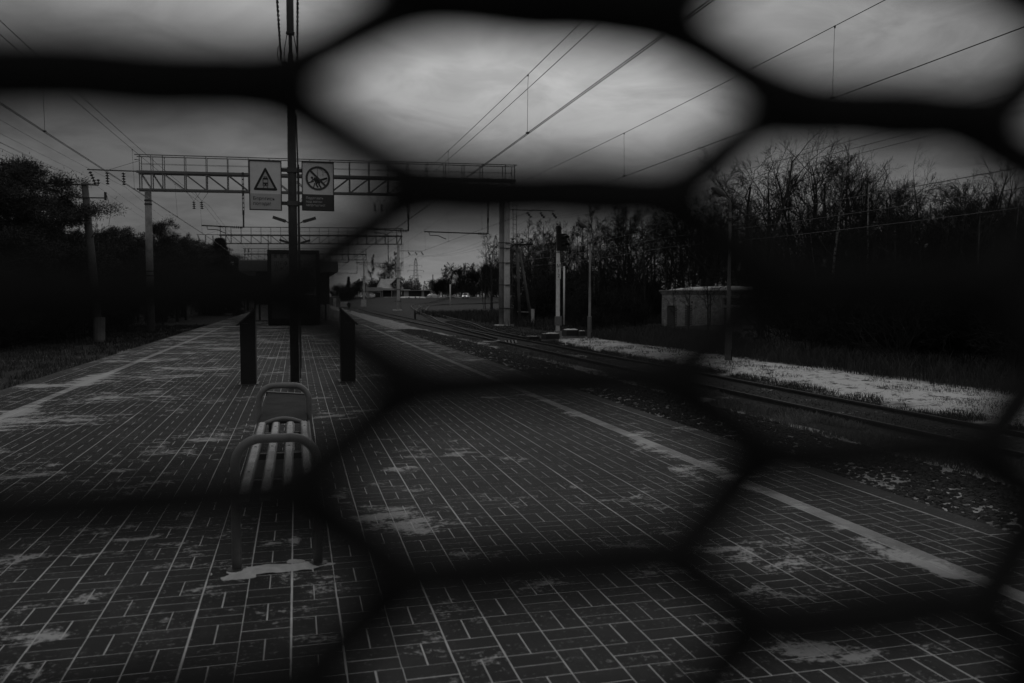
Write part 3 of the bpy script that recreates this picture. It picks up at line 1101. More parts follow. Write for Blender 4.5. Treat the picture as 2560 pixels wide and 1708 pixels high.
def build_signs():
    # scale of the sign plane: pixels per metre at the pole
    x0, x1 = at_y(621.3, 400, 13.25).x, at_y(703.2, 400, 13.25).x
    z0, z1 = at_y(662, 526.5, 13.25).z, at_y(662, 402, 13.25).z
    r, w, h = sign_base('left platform sign: train in a triangle over the words Берегись поезда!', x0, x1, z0, z1, (z1 - z0) * .335, M_SIGNY)
    # triangle ring with rounded corners, train front inside
    cz, R = h * .615, h * .232
    tri = [(0, cz + R * 1.12), (-w * .76, cz - R * .92), (w * .76, cz - R * .92)]
    def rounded(pts, rad, n=5):
        out = []
        for i in range(3):
            p = Vector(pts[i]); a = Vector(pts[i - 1]); b = Vector(pts[(i + 1) % 3])
            da, db = (a - p).normalized(), (b - p).normalized()
            for k in range(n + 1):
                t = k / n
                q0, q1 = p + da * rad, p + db * rad
                out.append(((q0 * (1 - t) ** 2) + (p * 2 * t * (1 - t)) + (q1 * t * t)))
        return out
    outer = rounded(tri, .035)
    cen = Vector((0, sum(p[1] for p in tri) / 3))
    inner = [cen + (Vector(p) - cen) * .70 for p in tri]
    inner = rounded(inner, .008)
    mb = MB()
    n = len(outer)
    for p in outer: mb.v.append((p.x, -.0105, p.y))
    for p in inner: mb.v.append((p.x, -.0105, p.y))
    for p in outer: mb.v.append((p.x, -.006, p.y))
    for i in range(n):
        j = (i + 1) % n
        mb.f.append((i, j, n + j, n + i))
        mb.f.append((i, 2 * n + i, 2 * n + j, j))
    mb.build('warning_triangle', M_SIGNK, r)
    MB().poly([(p.x, -.0078, p.y) for p in inner], [tuple(range(n))]).build('triangle_field', M_SIGNY, r)
    def sq(mb, a, b, c, d, y=-.0112):
        mb.poly([(a, y, c), (b, y, c), (b, y, d), (a, y, d)], [(0, 1, 2, 3)])
    t = MB()
    tw, tb = .040, cz - R * .62
    T = lambda a, b, c, d: sq(t, a * tw, b * tw, tb + c * tw, tb + d * tw)
    T(-1, 1, 2.75, 3.2); T(-.8, .8, 3.2, 3.45); T(-1, -.78, 1.6, 2.75); T(.78, 1, 1.6, 2.75); T(-1, 1, 1.35, 1.62)
    T(-1, -.7, .4, 1.3); T(.7, 1, .4, 1.3); T(-.35, .35, .4, 1.3); T(-.7, -.35, .4, .55); T(.35, .7, .4, .55); T(-.7, -.35, 1.08, 1.3); T(.35, .7, 1.08, 1.3)
    t.poly([(-1.0 * tw, -.0112, tb - .35 * tw), (-.75 * tw, -.0112, tb - .35 * tw), (-.3 * tw, -.0112, tb + .35 * tw), (-.55 * tw, -.0112, tb + .35 * tw)], [(0, 1, 2, 3)])
    t.poly([(1.0 * tw, -.0112, tb - .35 * tw), (.55 * tw, -.0112, tb + .35 * tw), (.3 * tw, -.0112, tb + .35 * tw), (.75 * tw, -.0112, tb - .35 * tw)], [(0, 1, 2, 3)])
    T(-.75, .75, 3.75, 3.9); T(-.45, -.3, 3.45, 3.75); T(.3, .45, 3.45, 3.75)
    t.build('train_pictogram', M_SIGNK, r)
    tm = text_mesh('Берегись\nпоезда!', .071, M_SIGNK, spacing=1.08, extrude=.0008)
    link('lettering', tm, r, (-w * .78, -.0096, h * .205))

    x0, x1 = at_y(753.2, 404, 13.25).x, at_y(834, 404, 13.25).x
    z0, z1 = at_y(794, 528, 13.25).z, at_y(794, 405.5, 13.25).z
    r, w, h = sign_base('right platform sign: barred circle over the words Подлезать под вагон запрещено!', x0, x1, z0, z1, (z1 - z0) * .335, M_SIGNR)
    cz, R, Ri = h * .665, w * .76, w * .63
    mb = MB()
    n = 40
    for rr in (R, Ri):
        for i in range(n):
            a = 2 * PI * i / n
            mb.v.append((rr * math.cos(a), -.0125, cz + rr * math.sin(a)))
    for i in range(n):
        j = (i + 1) % n
        mb.f.append((i, j, n + j, n + i))
    mb.build('prohibition_ring', M_SIGNR, r)
    s = .5 ** .5
    b = w * .065
    mb = MB().poly([((-Ri * 1.02 - b) * s, -.0127, cz + (Ri * 1.02 - b) * s), ((-Ri * 1.02 + b) * s, -.0127, cz + (Ri * 1.02 + b) * s), ((Ri * 1.02 + b) * s, -.0127, cz - (Ri * 1.02 - b) * s), ((Ri * 1.02 - b) * s, -.0127, cz - (Ri * 1.02 + b) * s)], [(3, 2, 1, 0)])
    mb.build('prohibition_bar', M_SIGNR, r)
    # crouching figure, coupling and wagon corner
    f = MB()
    def st(x1_, z1_, x2_, z2_, wd, y=-.0112):
        a, c = Vector((x1_ * w, cz + z1_ * w)), Vector((x2_ * w, cz + z2_ * w))
        dv = (c - a).normalized(); q = Vector((-dv.y, dv.x)) * wd * w / 2
        f.poly([(p.x, y, p.y) for p in (a - q, a + q, c + q, c - q)], [(0, 1, 2, 3)])
    f.poly([((-.36 + .075 * math.cos(i * PI / 6)) * w, -.0112, cz + (.03 + .075 * math.sin(i * PI / 6)) * w) for i in range(12)], [tuple(range(12))])
    st(-.26, -.02, .06, -.22, .20, -.0113); st(-.2, -.08, -.1, -.36, .07); st(-.3, -.05, -.42, -.25, .06, -.0114)
    st(.05, -.2, -.12, -.36, .1, -.0115); st(-.12, -.36, .0, -.58, .09, -.0116); st(.1, -.2, .06, -.4, .1, -.0117); st(.06, -.4, .2, -.58, .09, -.0118)
    st(-.2, -.3, -.27, -.6, .06, -.0119)
    st(-.6, -.3, -.25, -.18, .07, -.012); st(.1, -.12, .58, .03, .12, -.0121); st(-.02, .62, -.02, .1, .02, -.0112); st(.1, .6, .32, .46, .02, -.0122); st(.32, .46, .32, .14, .02, -.0123); st(.4, .42, .55, .33, .018)
    st(.35, -.28, .6, -.1, .03, -.0124)
    f.build('crouching_pictogram', M_SIGNK, r)
    tm = text_mesh('Подлезать\nпод вагон\nзапрещено!', .0515, M_LETTER, spacing=1.04, extrude=.0008)
    link('lettering', tm, r, (-w * .76, -.0096, h * .236))


build_signs()


def aerial_cable(x, label):
    """two insulated cores twisted round each other, strung along the platform"""
    mb = MB()
    for ph in (0, PI):
        pts = []
        n = 330
        for i in range(n + 1):
            t = i / n
            y = -18 + t * (POLE.y + 18)
            sag = 1.1 * (1 - (2 * t - 1) ** 2)
            a = y * 2 * PI / .34 + ph
            pts.append((x + .011 * math.cos(a), y, 5.02 + .9 * (1 - t) - sag * .25 + .011 * math.sin(a)))
        mb.tube(pts, .009, 5)
    tag(mb.build('aerial_cable', M_BLACK), label, 'cable', 'cables at the lamp post')


aerial_cable(POLE.x - .14, 'twisted black cable left of the nearest lamp post at the top edge')
aerial_cable(POLE.x + .10, 'twisted black cable right of the nearest lamp post at the top edge')

# ------------------------------------------------------------------ two ticket pillars
def build_pillar(x0, x1, y, side, label):
    root = thing('ticket_pillar', label, 'ticket validator', ((x0 + x1) / 2, y, 0), 0, 'black ticket pillars on the platform')
    w = (x1 - x0) / 2
    hi, lo = 1.205, .985
    zl, zr = (lo, hi) if side < 0 else (hi, lo)
    MB().prism([(-w, .012), (w, .012), (w, zr), (-w, zl)], 'y', 0, .42).build('body', M_BLACK, root)
    # sloping lid that overhangs its low side
    sl = (zr - zl) / (2 * w)
    a, b = (-w - .05, w + .006) if side < 0 else (-w - .006, w + .05)
    f = lambda x: zl + sl * (x + w)
    MB().prism([(a, f(a) + .003), (b, f(b) + .003), (b, f(b) + .03), (a, f(a) + .03)], 'y', -.03, .45).build('sloping_lid', M_POLE, root)
    MB().box(-w - .035, w + .035, -.03, .45, .001, .012).build('foot_plate', M_POLE, root)
    MB().box(-.07 + .02 * side, .03 + .02 * side, -.004, .001, .985, .995).build('card_slot', M_POLE, root)
    xs = side * w
    MB().box(min(xs, xs + side * .006), max(xs, xs + side * .006), .08, .34, .62, .90).build('side_display', M_GLASS, root)


build_pillar(-.878, -.641, 13.93, -1, 'black ticket pillar on the left of the lamp post, lid sloping left')
build_pillar(.712, .944, 14.0, 1, 'black ticket pillar on the right of the lamp post, lid sloping right')

# ------------------------------------------------------------------ advertising lightbox and the pavilion behind it
def build_lightbox():
    x0, x1, h, Y = -1.36, 1.17, 3.75, 43.0
    root = thing('advertising_board', 'large dark-framed advertising board with a burger poster in front of the pavilion', 'billboard', ((x0 + x1) / 2, Y, 0))
    w = (x1 - x0) / 2
    MB().box(-w + .01, w - .01, .02, .38, .0, h).build('case', M_BLACK, root)
    for a in ((-w, -w + .19, .05, h), (w - .19, w, .05, h)):
        MB().box(a[0], a[1], -.06, .0195, a[2], a[3]).build('frame_bar', M_BLACK, root)
    MB().box(-w + .191, w - .191, -.06, .0195, h - .2, h).build('frame_bar', M_BLACK, root)
    MB().box(-w + .191, w - .191, -.06, .0195, .05, .35).build('frame_bar', M_BLACK, root)
    MB().box(-w + .191, w - .191, .0, .0195, .351, h - .201).build('poster', M_POSTER, root)
    MB().box(-w + .191, w - .191, -.004, -.001, .351, 1.55).build('poster_lower_band', mat('poster_dark', .06, .4, .1, 2), root)
    MB().box(-w + .191, w - .191, -.008, -.005, 1.52, 1.58).build('poster_line', M_LETTER, root)
    for i in range(3):
        MB().box(-w + .31 + i * .31, -w + .46 + i * .31, -.006, -.002, h - .40, h - .215).build('poster_stripe', mat('poster_grey', .09, .4, .1, 3), root)
    link('lettering', text_mesh('ШЕФБУРГЕР\nДЖУНИОР', .30, mat('poster_ink', .05, .4, .1, 3), spacing=.86), root, (-w + .30, -.004, h - .78))
    # the pictured burger: bun, filling, bun
    b = MB()
    cx, cz = .30, 2.0
    n = 24
    top = [(cx + .75 * math.cos(PI * i / n), cz + .12 + .62 * math.sin(PI * i / n)) for i in range(n + 1)]
    b.prism([(p[0], p[1]) for p in top], 'y', -.012, -.002)
    b.prism([(cx - .78, cz + .09), (cx - .8, cz - .1), (cx + .8, cz - .1), (cx + .78, cz + .09)], 'y', -.014, -.002)
    b.prism([(cx - .72, cz - .12), (cx - .62, cz - .34), (cx + .62, cz - .34), (cx + .72, cz - .12)], 'y', -.012, -.002)
    b.build('poster_burger', mat('poster_burger', .045, .4, .5, 6), root)


build_lightbox()


def build_pavilion():
    Y = 53.6
    root = thing('platform_pavilion', 'dark platform pavilion with a deep overhanging roof behind the advertising board', 'pavilion', (-.2, Y, 0))
    MB().box(-2.2, 2.24, 0, 9, .95, 2.96).build('wall', mat('pavilion_dark', .05, .4, .15, 1), root)
    MB().box(-2.2, 2.25, -.01, 9.01, 0, .948).build('plinth', M_CONCL, root)
    MB().bbox(-3.1, 2.72, -1.4, 10.4, 2.965, 3.66, .08).build('roof', M_STEEL, root)
    for x in (-1.95, 1.95):
        MB().box(x - .06, x + .06, -1.1, -.98, 0, 2.964).build('column', M_DARKSTEEL, root)
    for x in (-2.203, 2.243):
        for i in range(4):
            MB().box(x - .004, x + .004, .6 + 2.1 * i, 2.3 + 2.1 * i, 1.2, 2.7).build('window', M_GLASS, root)


build_pavilion()


def build_far_lamps():
    def one(name, label, y, h):
        r = thing(name, label, 'lamp post', (-.04, y, 0), 0, 'lamp posts along the platform')
        MB().lathe([(.09, 0), (.06, h)], (0, 0, 0), 8).build('pole', M_POLE, r, True)
        for s in (-1, 1):
            a = MB().tube([(0, 0, h - .1), (s * .62, 0, h + .25)], .04, 6).build('lamp_arm', M_POLE, r)
            MB().beam((s * .55, 0, h + .2), (s * 1.38, 0, h + .46), .20, .07).build('lamp_head', M_POLE, a)
        return r
    a = one('lamp_post', 'double-armed lamp post showing below the two signs', 57.0, 6.2)
    dup(a, (-.04, 79.5, 0), label='farthest double-armed lamp post, low behind the second gantry')


build_far_lamps()

# ------------------------------------------------------------------ catenary gantries
def insulator(mb, a, b, n=5, r=.12):
    a, b = Vector(a), Vector(b)
    t = (b - a)
    pts, rs = [], []
    for i in range(n):
        for k, rr in ((.1, .25), (.45, 1.0), (.6, 1.0), (.85, .25)):
            pts.append(a + t * ((i + k) / n))
            rs.append(r * rr)
    mb.tube(pts, rs, 8)
    return mb


def build_gantry():
    X0, X1 = -10.05, 15.95
    root = thing('catenary_gantry', 'nearest steel lattice gantry spanning all tracks, behind the two signs', 'gantry', (0, 61, -1.0), 0, 'overhead line gantries across the tracks')
    P = lambda mb, n, m=M_STEEL, par=root, sm=False: mb.build(n, m, par, sm)
    zz = lambda x: 1.0 + .013 * (x - X0)                       # the beam climbs slightly to the right
    ZB, ZT, ZR = 8.64, 9.80, 10.94
    pt = lambda x, y, z: (x, y, z + zz(x))
    dep = (-.42, .42)
    for y in dep:
        P(MB().beam(pt(X0 - .2, y, ZB), pt(X1 + .1, y, ZB), .11), 'bottom_chord')
        P(MB().beam(pt(X0 - .2, y, ZT), pt(X1 + .1, y, ZT), .15), 'top_chord')
        P(MB().beam(pt(X0 - .3, y, ZR), pt(X1 + .2, y, ZR), .055), 'handrail')
    P(MB().beam(pt(X0, -.42, ZT + .55), pt(X1, -.42, ZT + .55), .02), 'handrail')
    P(MB().beam(pt(X0, .42, ZT + .62), pt(X1, .42, ZT + .62), .02), 'handrail')
    xs = [X0, X0 + .72] + [X0 + 1.45 + 1.38 * i for i in range(17)] + [X1 - .72, X1]
    for y in dep:
        for i, x in enumerate(xs):
            P(MB().beam(pt(x, y, ZB + .056), pt(x, y, ZT - .076), .075), 'upright')
            P(MB().beam(pt(x, y, ZT + .076), pt(x, y, ZR - .028), .05), 'rail_post')
            if i + 1 < len(xs):
                xb = xs[i + 1]
                mid = (X0 + X1) / 2
                a, b = ((x + .06, ZT - .09), (xb - .06, ZB + .07)) if (x + xb) / 2 < mid else ((xb - .06, ZT - .09), (x + .06, ZB + .07))
                P(MB().beam(pt(a[0], y, a[1]), pt(b[0], y, b[1]), .06), 'brace')
    for i, x in enumerate(xs):
        P(MB().beam(pt(x, -.36, ZB + .01), pt(x, .36, ZB + .01), .06), 'cross_tie')
    wk = MB()
    for k in range(5):
        wk.beam(pt(X0, -.24 + .12 * k, ZT + .09), pt(X1, -.24 + .12 * k, ZT + .09), .06, .02)
    P(wk, 'walkway')
    # left mast: one tapered concrete post with clamp bands
    m = P(MB().lathe([(.27, -.2), (.235, 5.0), (.215, 9.55)], (-9.62, 0, 0), 14), 'left_mast', M_CONC, root, True)
    for z in (8.9, 8.65, 4.1, 3.8):
        P(MB().lathe([(.255, z), (.255, z + .09)], (-9.62, 0, 0), 14), 'clamp_band', M_DARKSTEEL, m)
    # right mast: two concrete posts side by side, ladder, footing
    m = P(MB().lathe([(.25, -.2), (.24, 3), (.2, 9.8)], (15.42, -.2, 0), 14), 'right_mast', M_CONCL, root, True)
    P(MB().lathe([(.22, -.2), (.2, 9.8)], (15.12, .22, 0), 14), 'right_mast', M_CONC, root, True)
    P(MB().bbox(14.62, 15.95, -.6, .6, -.15, .34, .05), 'footing', M_CONCL, m)
    for z in (1.55, 3.3, 4.95, 6.05, 6.45):
        P(MB().box(14.75, 15.75, -.52, -.42, z, z + .07), 'clamp_band', M_DARKSTEEL, m)
    l = P(MB().beam((15.85, -.35, 5.9), (15.85, -.35, 10.0), .035).beam((16.13, -.35, 5.9), (16.13, -.35, 10.0), .035), 'ladder', M_DARKSTEEL, m)
    for i in range(11):
        P(MB().beam((15.87, -.35, 6.1 + .36 * i), (16.11, -.35, 6.1 + .36 * i), .03), 'rung', M_DARKSTEEL, l)
    P(MB().tube([(15.75, -.45, .4), (15.74, -.45, 3.2), (15.80, -.47, 3.7), (15.7, -.45, 6)], .03, 6), 'cable_pipe', M_DARKSTEEL, m)
    # side arms with insulator strings
    arm = P(MB().beam((-13.25, -.42, 10.82), (-9.95, -.42, 10.82), .07), 'side_arm', M_DARKSTEEL)
    P(MB().tube([(-11.9, -.42, 10.86), (-10.0, -.42, 11.55)], .012, 5), 'tie_wire', M_WIRE, arm)
    P(MB().tube([(-10.05, -.42, 10.86), (-10.05, -.42, 11.6), (-10.35, -.42, 11.6)], .03, 6), 'horn', M_DARKSTEEL, arm)
    for k, x in enumerate((-13.1, -12.05, -11.05)):
        P(insulator(MB(), (x, -.42, 10.72), (x + (.35 if k == 0 else .03), -.42, 9.85), 5, .13), 'insulator', M_PORC, arm)
    arm = P(MB().beam((15.6, -.42, 8.98), (19.1, -.42, 8.98), .06), 'side_arm', M_DARKSTEEL)
    for x in (16.9, 17.95, 18.9):
        P(insulator(MB(), (x, -.42, 8.85), (x + .30, -.62, 8.40), 3, .13), 'insulator', M_PORC, arm)
    # hangers and registration arms over each track
    for hx, z1, xe in ((-3.45, 7.2, -6.2), (7.95, 7.2, 5.1), (13.88, 7.1, 9.12)):
        z0 = ZT + zz(hx)
        h = P(MB().beam((hx - .05, -.5, z0), (hx - .05, -.5, z1 + 1.0), .045).beam((hx + .05, -.5, z0), (hx + .05, -.5, z1 + 1.0), .045), 'hanger', M_DARKSTEEL)
        for k in range(9):
            z = z1 + 1.05 + (z0 - z1 - 1.1) * k / 8
            P(MB().box(hx - .072, hx + .072, -.525, -.475, z - (.04 if k % 4 else .16), z + (.04 if k % 4 else .16)), 'batten', M_DARKSTEEL, h)
        P(MB().tube([(hx, -.5, z1), (hx, -.5, z1 + 1.02)], .055, 8), 'hanger_tube', M_DARKSTEEL, h)
        P(insulator(MB(), (hx - .05, -.5, z1 + .03), (hx - .75, -.5, z1 + .04), 6, .12), 'rod_insulator', M_PORC, h)
        P(MB().tube([(hx - .72, -.5, z1 + .04), (xe, -.5, z1 + .10)], .045, 8), 'registration_tube', M_DARKSTEEL, h)
        P(MB().tube([(xe + .35, -.5, z1 + .06), (xe + .4, -.5, z1 - .16), (xe + 1.0, -.5, z1 - .17), (xe + 1.6, -.5, z1 - .42)], .03, 6), 'steady_arm', M_DARKSTEEL, h)
    for x in (-6.71, -6.2, 5.6, 6.1):
        z = ZB + zz(x)
        v = P(MB().tube([(x - .45, 0, z - .05), (x, 0, z - .7), (x + .45, 0, z - .05)], .014, 5), 'suspension_vee', M_WIRE)
        P(insulator(MB(), (x, 0, z - .70), (x + .02, 0, z - 1.25), 4, .12), 'insulator', M_PORC, v)
    return root


G1 = build_gantry()
G2 = dup(G1, (-.4, 138, -1.05), scale=(1.09, 1, 1.125), label='second steel lattice gantry across the tracks, lower and farther behind the signs')
G3 = dup(G1, (-.7, 208, -1.05), scale=(1.1, 1, 1.17), label='third and farthest lattice gantry, low over the pavilion roof')

for g in (G2, G3):                                              # the farther gantries stand on single masts
    for o in list(g.children):
        if o.name.startswith('right_mast') and not o.children:
            bpy.data.objects.remove(o)

# ------------------------------------------------------------------ overhead wires
def wire(mb, f, y0, y1, n, r, sides=5):
    pts = [f(y0 + (y1 - y0) * i / n) for i in range(n + 1)]
    mb.tube(pts, r, sides)
    return mb


def span(y, a=61.0, L=76.0):
    """0 at the supports, 1 at mid-span"""
    t = ((y - a) / L) % 1.0
    return 1 - (2 * t - 1) ** 2


def build_catenaries():
    for cx, label, double, dr in ((5.78, 'contact line over the middle track, two thick wires rising to the top right', True, 9.4), (11.0, 'thin contact line over the far right track', False, 15.8), (-6.1, 'contact line over the left track, crossing the sky at far left', True, 12.3)):
        root = thing('overhead_line', label, 'overhead wire', (cx, 0, 0), 0, 'overhead lines above the tracks')
        zc = lambda y: 5.62 - .04 * span(y)
        zm = lambda y: 7.72 - .66 * span(y)
        sw = lambda y: .16 * math.cos(PI * (y - 61) / 76.0)
        bx = lambda y: bend(0, y)
        for s in ((-.025, .025) if double else (0,)):
            wire(MB(), lambda y: (sw(y) + s * (1 + max(0, 20 - y) * .02) + bx(y), y, zc(y)), -16, 250, 150, .0095).build('contact_wire', M_WIRE, root)
        wire(MB(), lambda y: (sw(y) * .4 + bx(y), y, zm(y)), -16, 250, 150, .0085).build('messenger_wire', M_WIRE, root)
        if double:
            wire(MB(), lambda y: (.34 + sw(y) * .4 + bx(y), y, zm(y) - .03), -16, 250, 150, .0085).build('messenger_wire', M_WIRE, root)
        y = dr - 12
        while y < 210:
            x0, x1 = sw(y) * .4 + bx(y), sw(y) + bx(y)
            dz = zm(y) - zc(y)
            o = MB().tube([(x0 + (x1 - x0) * t + rnd.uniform(-.008, .008), y + rnd.uniform(-.008, .008), zm(y) - dz * t) for t in (0, .25, .32, .5, .68, .8, 1)], .005, 4).build('dropper', M_WIRE, root)
            MB().lathe([(.012, -.03), (.022, 0), (.012, .03)], (x0, y, zm(y) - .02), 6).build('clip', M_WIRE, o)
            MB().box(x1 - .035, x1 + .035, y - .05, y + .05, zc(y) + .002, zc(y) + .035).build('clip', M_WIRE, o)
            y += 11.6


build_catenaries()


def feeder(name, label, pts, r, sag, group):
    mb = MB()
    for a, b in zip(pts[:-1], pts[1:]):
        a, b = Vector(a), Vector(b)
        n = 24
        mb.tube([a + (b - a) * (i / n) + Vector((0, 0, -sag * 4 * (i / n) * (1 - i / n))) for i in range(n + 1)], r, 4)
    tag(mb.build(name, M_WIRE), label, 'wire', group)


for k, (x, z) in enumerate(((-12.78, 8.8), (-12.02, 8.8), (-11.02, 8.8))):
    feeder('feeder_wire', ('outermost', 'middle', 'innermost')[k] + ' of the three thin wires on the arm of the nearest gantry at far left', [(x - .6, -15, z + .6), (x, 61, z), (x * 1.08 - .5, 138, z + .9)], .008, .7, 'feeder wires at far left')
for k, x in enumerate((17.2, 18.25, 19.2)):
    feeder('feeder_wire', ('first', 'second', 'third')[k] + ' thin wire from the arm of the nearest right mast, counted from the mast', [(x, -15, 7.45 + .05 * k), (x, 60.4, 7.38), (x * 1.08 + .2, 137.5, 8.3), (x * 1.1, 208, 8.8)], .008, 1.0, 'feeder wires on the right masts')
for k, (x, z) in enumerate(((20.5, 5.45), (20.5, 4.85), (20.7, 4.3))):
    feeder('feeder_wire', ('uppermost', 'middle', 'lowest')[k] + ' of three dark wires sloping across the bare wood on the right', [(x, 4, z), (x, 44, z), (x - .5, 84, z + .2)], .012, .25, 'wires through the right wood')

# ------------------------------------------------------------------ left line pole
def build_left_pole():
    root = thing('utility_pole', 'leaning concrete utility pole with two crossarms beside the left pines', 'utility pole', (-10.15, 48.1, -1.05))
    top = at_y(211, 458, 48.1)
    dx = top.x + 10.15
    H = top.z + 1.05
    MB().tube([(0, 0, -.1), (dx * .5, 0, H * .5), (dx, 0, H)], [.25, .21, .165], 12).build('pole', M_POLEC, root, True)
    MB().tube([(.0, -.06, 0), (.04, -.06, 1.4)], [.30, .29], 12).build('base_sleeve', M_POLEC2, root)
    z1 = H - .12
    MB().beam((dx - 1.05, -.17, z1), (dx + .72, -.17, z1), .06).build('crossarm', M_DARKSTEEL, root)
    MB().beam((dx - .45, -.17, z1 - .68), (dx + 1.05, -.17, z1 - .66), .06).build('crossarm', M_DARKSTEEL, root)
    for x in (dx - 1.05, dx - .6, dx + .70):
        insulator(MB(), (x, -.17, z1 + .03), (x, -.17, z1 + .34), 2, .09).build('insulator', M_PORC, root)
    MB().box(dx + .97, dx + 1.09, -.23, -.11, z1 - .78, z1 - .36).build('fuse_box', M_DARKSTEEL, root)
    MB().tube([(dx + 1.05, -.17, z1 - .36), (dx + 1.28, -.17, z1 - 1.3), (dx + 1.15, -.17, z1 - 2.1), (dx + .55, -.17, z1 - 2.45)], .012, 5).build('jumper_wire', M_WIRE, root)
    MB().tube([(dx + .25, -.17, z1 - .7), (dx + .6, -.17, z1 - 1.8), (dx + .5, -.17, z1 - 2.5)], .012, 5).build('jumper_wire', M_WIRE, root)
    MB().beam((dx + .2, -.1, z1 - 2.9), (dx + .55, -.17, z1 - 2.35), .05).build('bracket', M_DARKSTEEL, root)
    b = Vector((-10.15, 47.93, -1.05))
    for k, x in enumerate((dx - 1.05, dx - .6)):
        feeder('feeder_wire', ('left', 'right')[k] + ' of the two wires reaching the leaning utility pole from the left', [(-10.15 + x - 1.4, -10, H + .9), (-10.15 + x, 47.93, b.z + z1 + .36)], .008, .5, 'wires at the utility pole')


build_left_pole()
for k, (x0, x1, y) in enumerate(((330, 335, 48.0), (305, 312, 800))):
    pass

# ------------------------------------------------------------------ right side: signal, posts, boxes, lamp posts
def build_signal():
    root = thing('railway_signal', 'dark two-lamp railway signal on a white post lettered М12', 'signal', (14.08, 44, -1.0))
    MB().lathe([(.13, .0), (.115, 1.35), (.11, 4.75), (.09, 5.9)], (0, 0, 0), 12).build('post', M_WHITE, root, True)
    MB().box(-.17, .17, -.2, .17, -.2, .55).build('base_box', M_CONC, root)
    MB().box(-.15, .16, -.2, .12, .85, 1.36).build('junction_box', M_STEEL, root)
    hd = MB().bbox(-.1, .46, -.16, .10, 4.98, 5.93, .02).build('lamp_head', M_BLACK, root)
    MB().box(-.09, .14, -.13, .09, 5.935, 6.35).build('back_plate', M_BLACK, root)
    for z in (5.28, 5.68):
        MB().lathe([(.105, 0), (.105, -.03), (.07, -.031), (.07, 0)], (.24, -.162, z), 12, 'y').build('lens', M_GLASS, hd)
        v = MB()
        n = 10
        for L in (0, .34):
            for i in range(n + 1):
                a = PI * i / n
                v.v.append((.24 + .125 * math.cos(a) + (L * .35), -.162 - L, z + .125 * math.sin(a) + .02))
        for i in range(n):
            v.f.append((i, i + 1, n + 2 + i, n + 1 + i))
        v.build('visor', M_BLACK, hd)
    MB().tube([(-.2, -.12, 4.9), (.2, -.12, 4.9)], .02, 6).build('bracket', M_DARKSTEEL, root)
    for k, ch in enumerate('М12'):
        link('lettering', text_mesh(ch, .27, M_SIGNK, 'CENTER'), root, (.0, -.128, 4.06 - k * .27))
    MB().box(-.115, .115, -.122, -.118, 3.42, 4.34).build('number_plate', M_WHITE, root)
    # slim companion post
    r = thing('marker_post', 'slim white post with a round dark cap right of the railway signal', 'post', (15.75, 48, -1.0))
    MB().lathe([(.06, .75), (.055, 4.3)], (0, 0, 0), 10).build('post', M_WHITE, r, True)
    MB().lathe([(.07, 0), (.065, .76)], (0, 0, 0), 10).build('dark_foot', M_DARKSTEEL, r)
    MB().lathe([(.03, 4.3), (.1, 4.35), (.1, 4.5), (.03, 4.56)], (0, 0, 0), 10).build('cap', M_BLACK, r)


build_signal()


def relay_box(name, label, x, y, w, d, h, snow):
    z = float(gz(x, y)) + .02
    r = thing(name, label, 'equipment box', (x, y, z), .05, 'equipment boxes beside the track')
    MB().box(-w + .03, w - .03, -d + .03, d - .03, 0, .1).build('plinth', M_CONC, r)
    MB().bbox(-w, w, -d, d, .1, .1 + h, .025).build('case', M_DARKSTEEL, r)
    MB().box(-w + .05, w - .05, -d - .008, -d - .002, .14, .06 + h).build('door', M_BLACK, r)
    if snow:
        V, F = [], []
        snow_blob(V, F, 0, 0, w * .98, d * .95, .05, 3 + x, 0, .1 + h, 20)
        link('snow_cap', np_mesh('snow_cap', np.concatenate(V), np.concatenate(F), M_SNOW, True), r)


relay_box('equipment_box', 'lowest grey box beside the track, nearest the gantry mast', 12.4, 43.2, .32, .25, .2, False)
relay_box('equipment_box', 'dark box with a snowy lid at the foot of the signal', 13.0, 41.9, .40, .32, .30, True)
relay_box('equipment_box', 'long dark box with snow on top right of the signal', 14.45, 42.9, .38, .3, .34, True)
relay_box('equipment_box', 'smallest snowy box at the right end of the row', 14.98, 42.6, .2, .2, .28, True)


def build_limit_board():
    r = thing('limit_board', 'low black and white striped board lying between the rails', 'marker board', (10.86, 42.0, -1.02), .1)
    MB().box(-.36, .36, 0, .03, .02, .2).build('board', M_BLACK, r)
    for i in range(4):
        x = -.31 + i * .19
        MB().poly([(x, -.004, .03), (x + .10, -.004, .03), (x + .06, -.004, .19), (x - .04, -.004, .19)], [(0, 1, 2, 3)]).build('white_stripe', M_WHITE, r)
    MB().tube([(-1.3, .7, .12), (-.8, .6, .1), (-.35, .75, .13)], .02, 6).build('bar', M_WHITE, r)


build_limit_board()


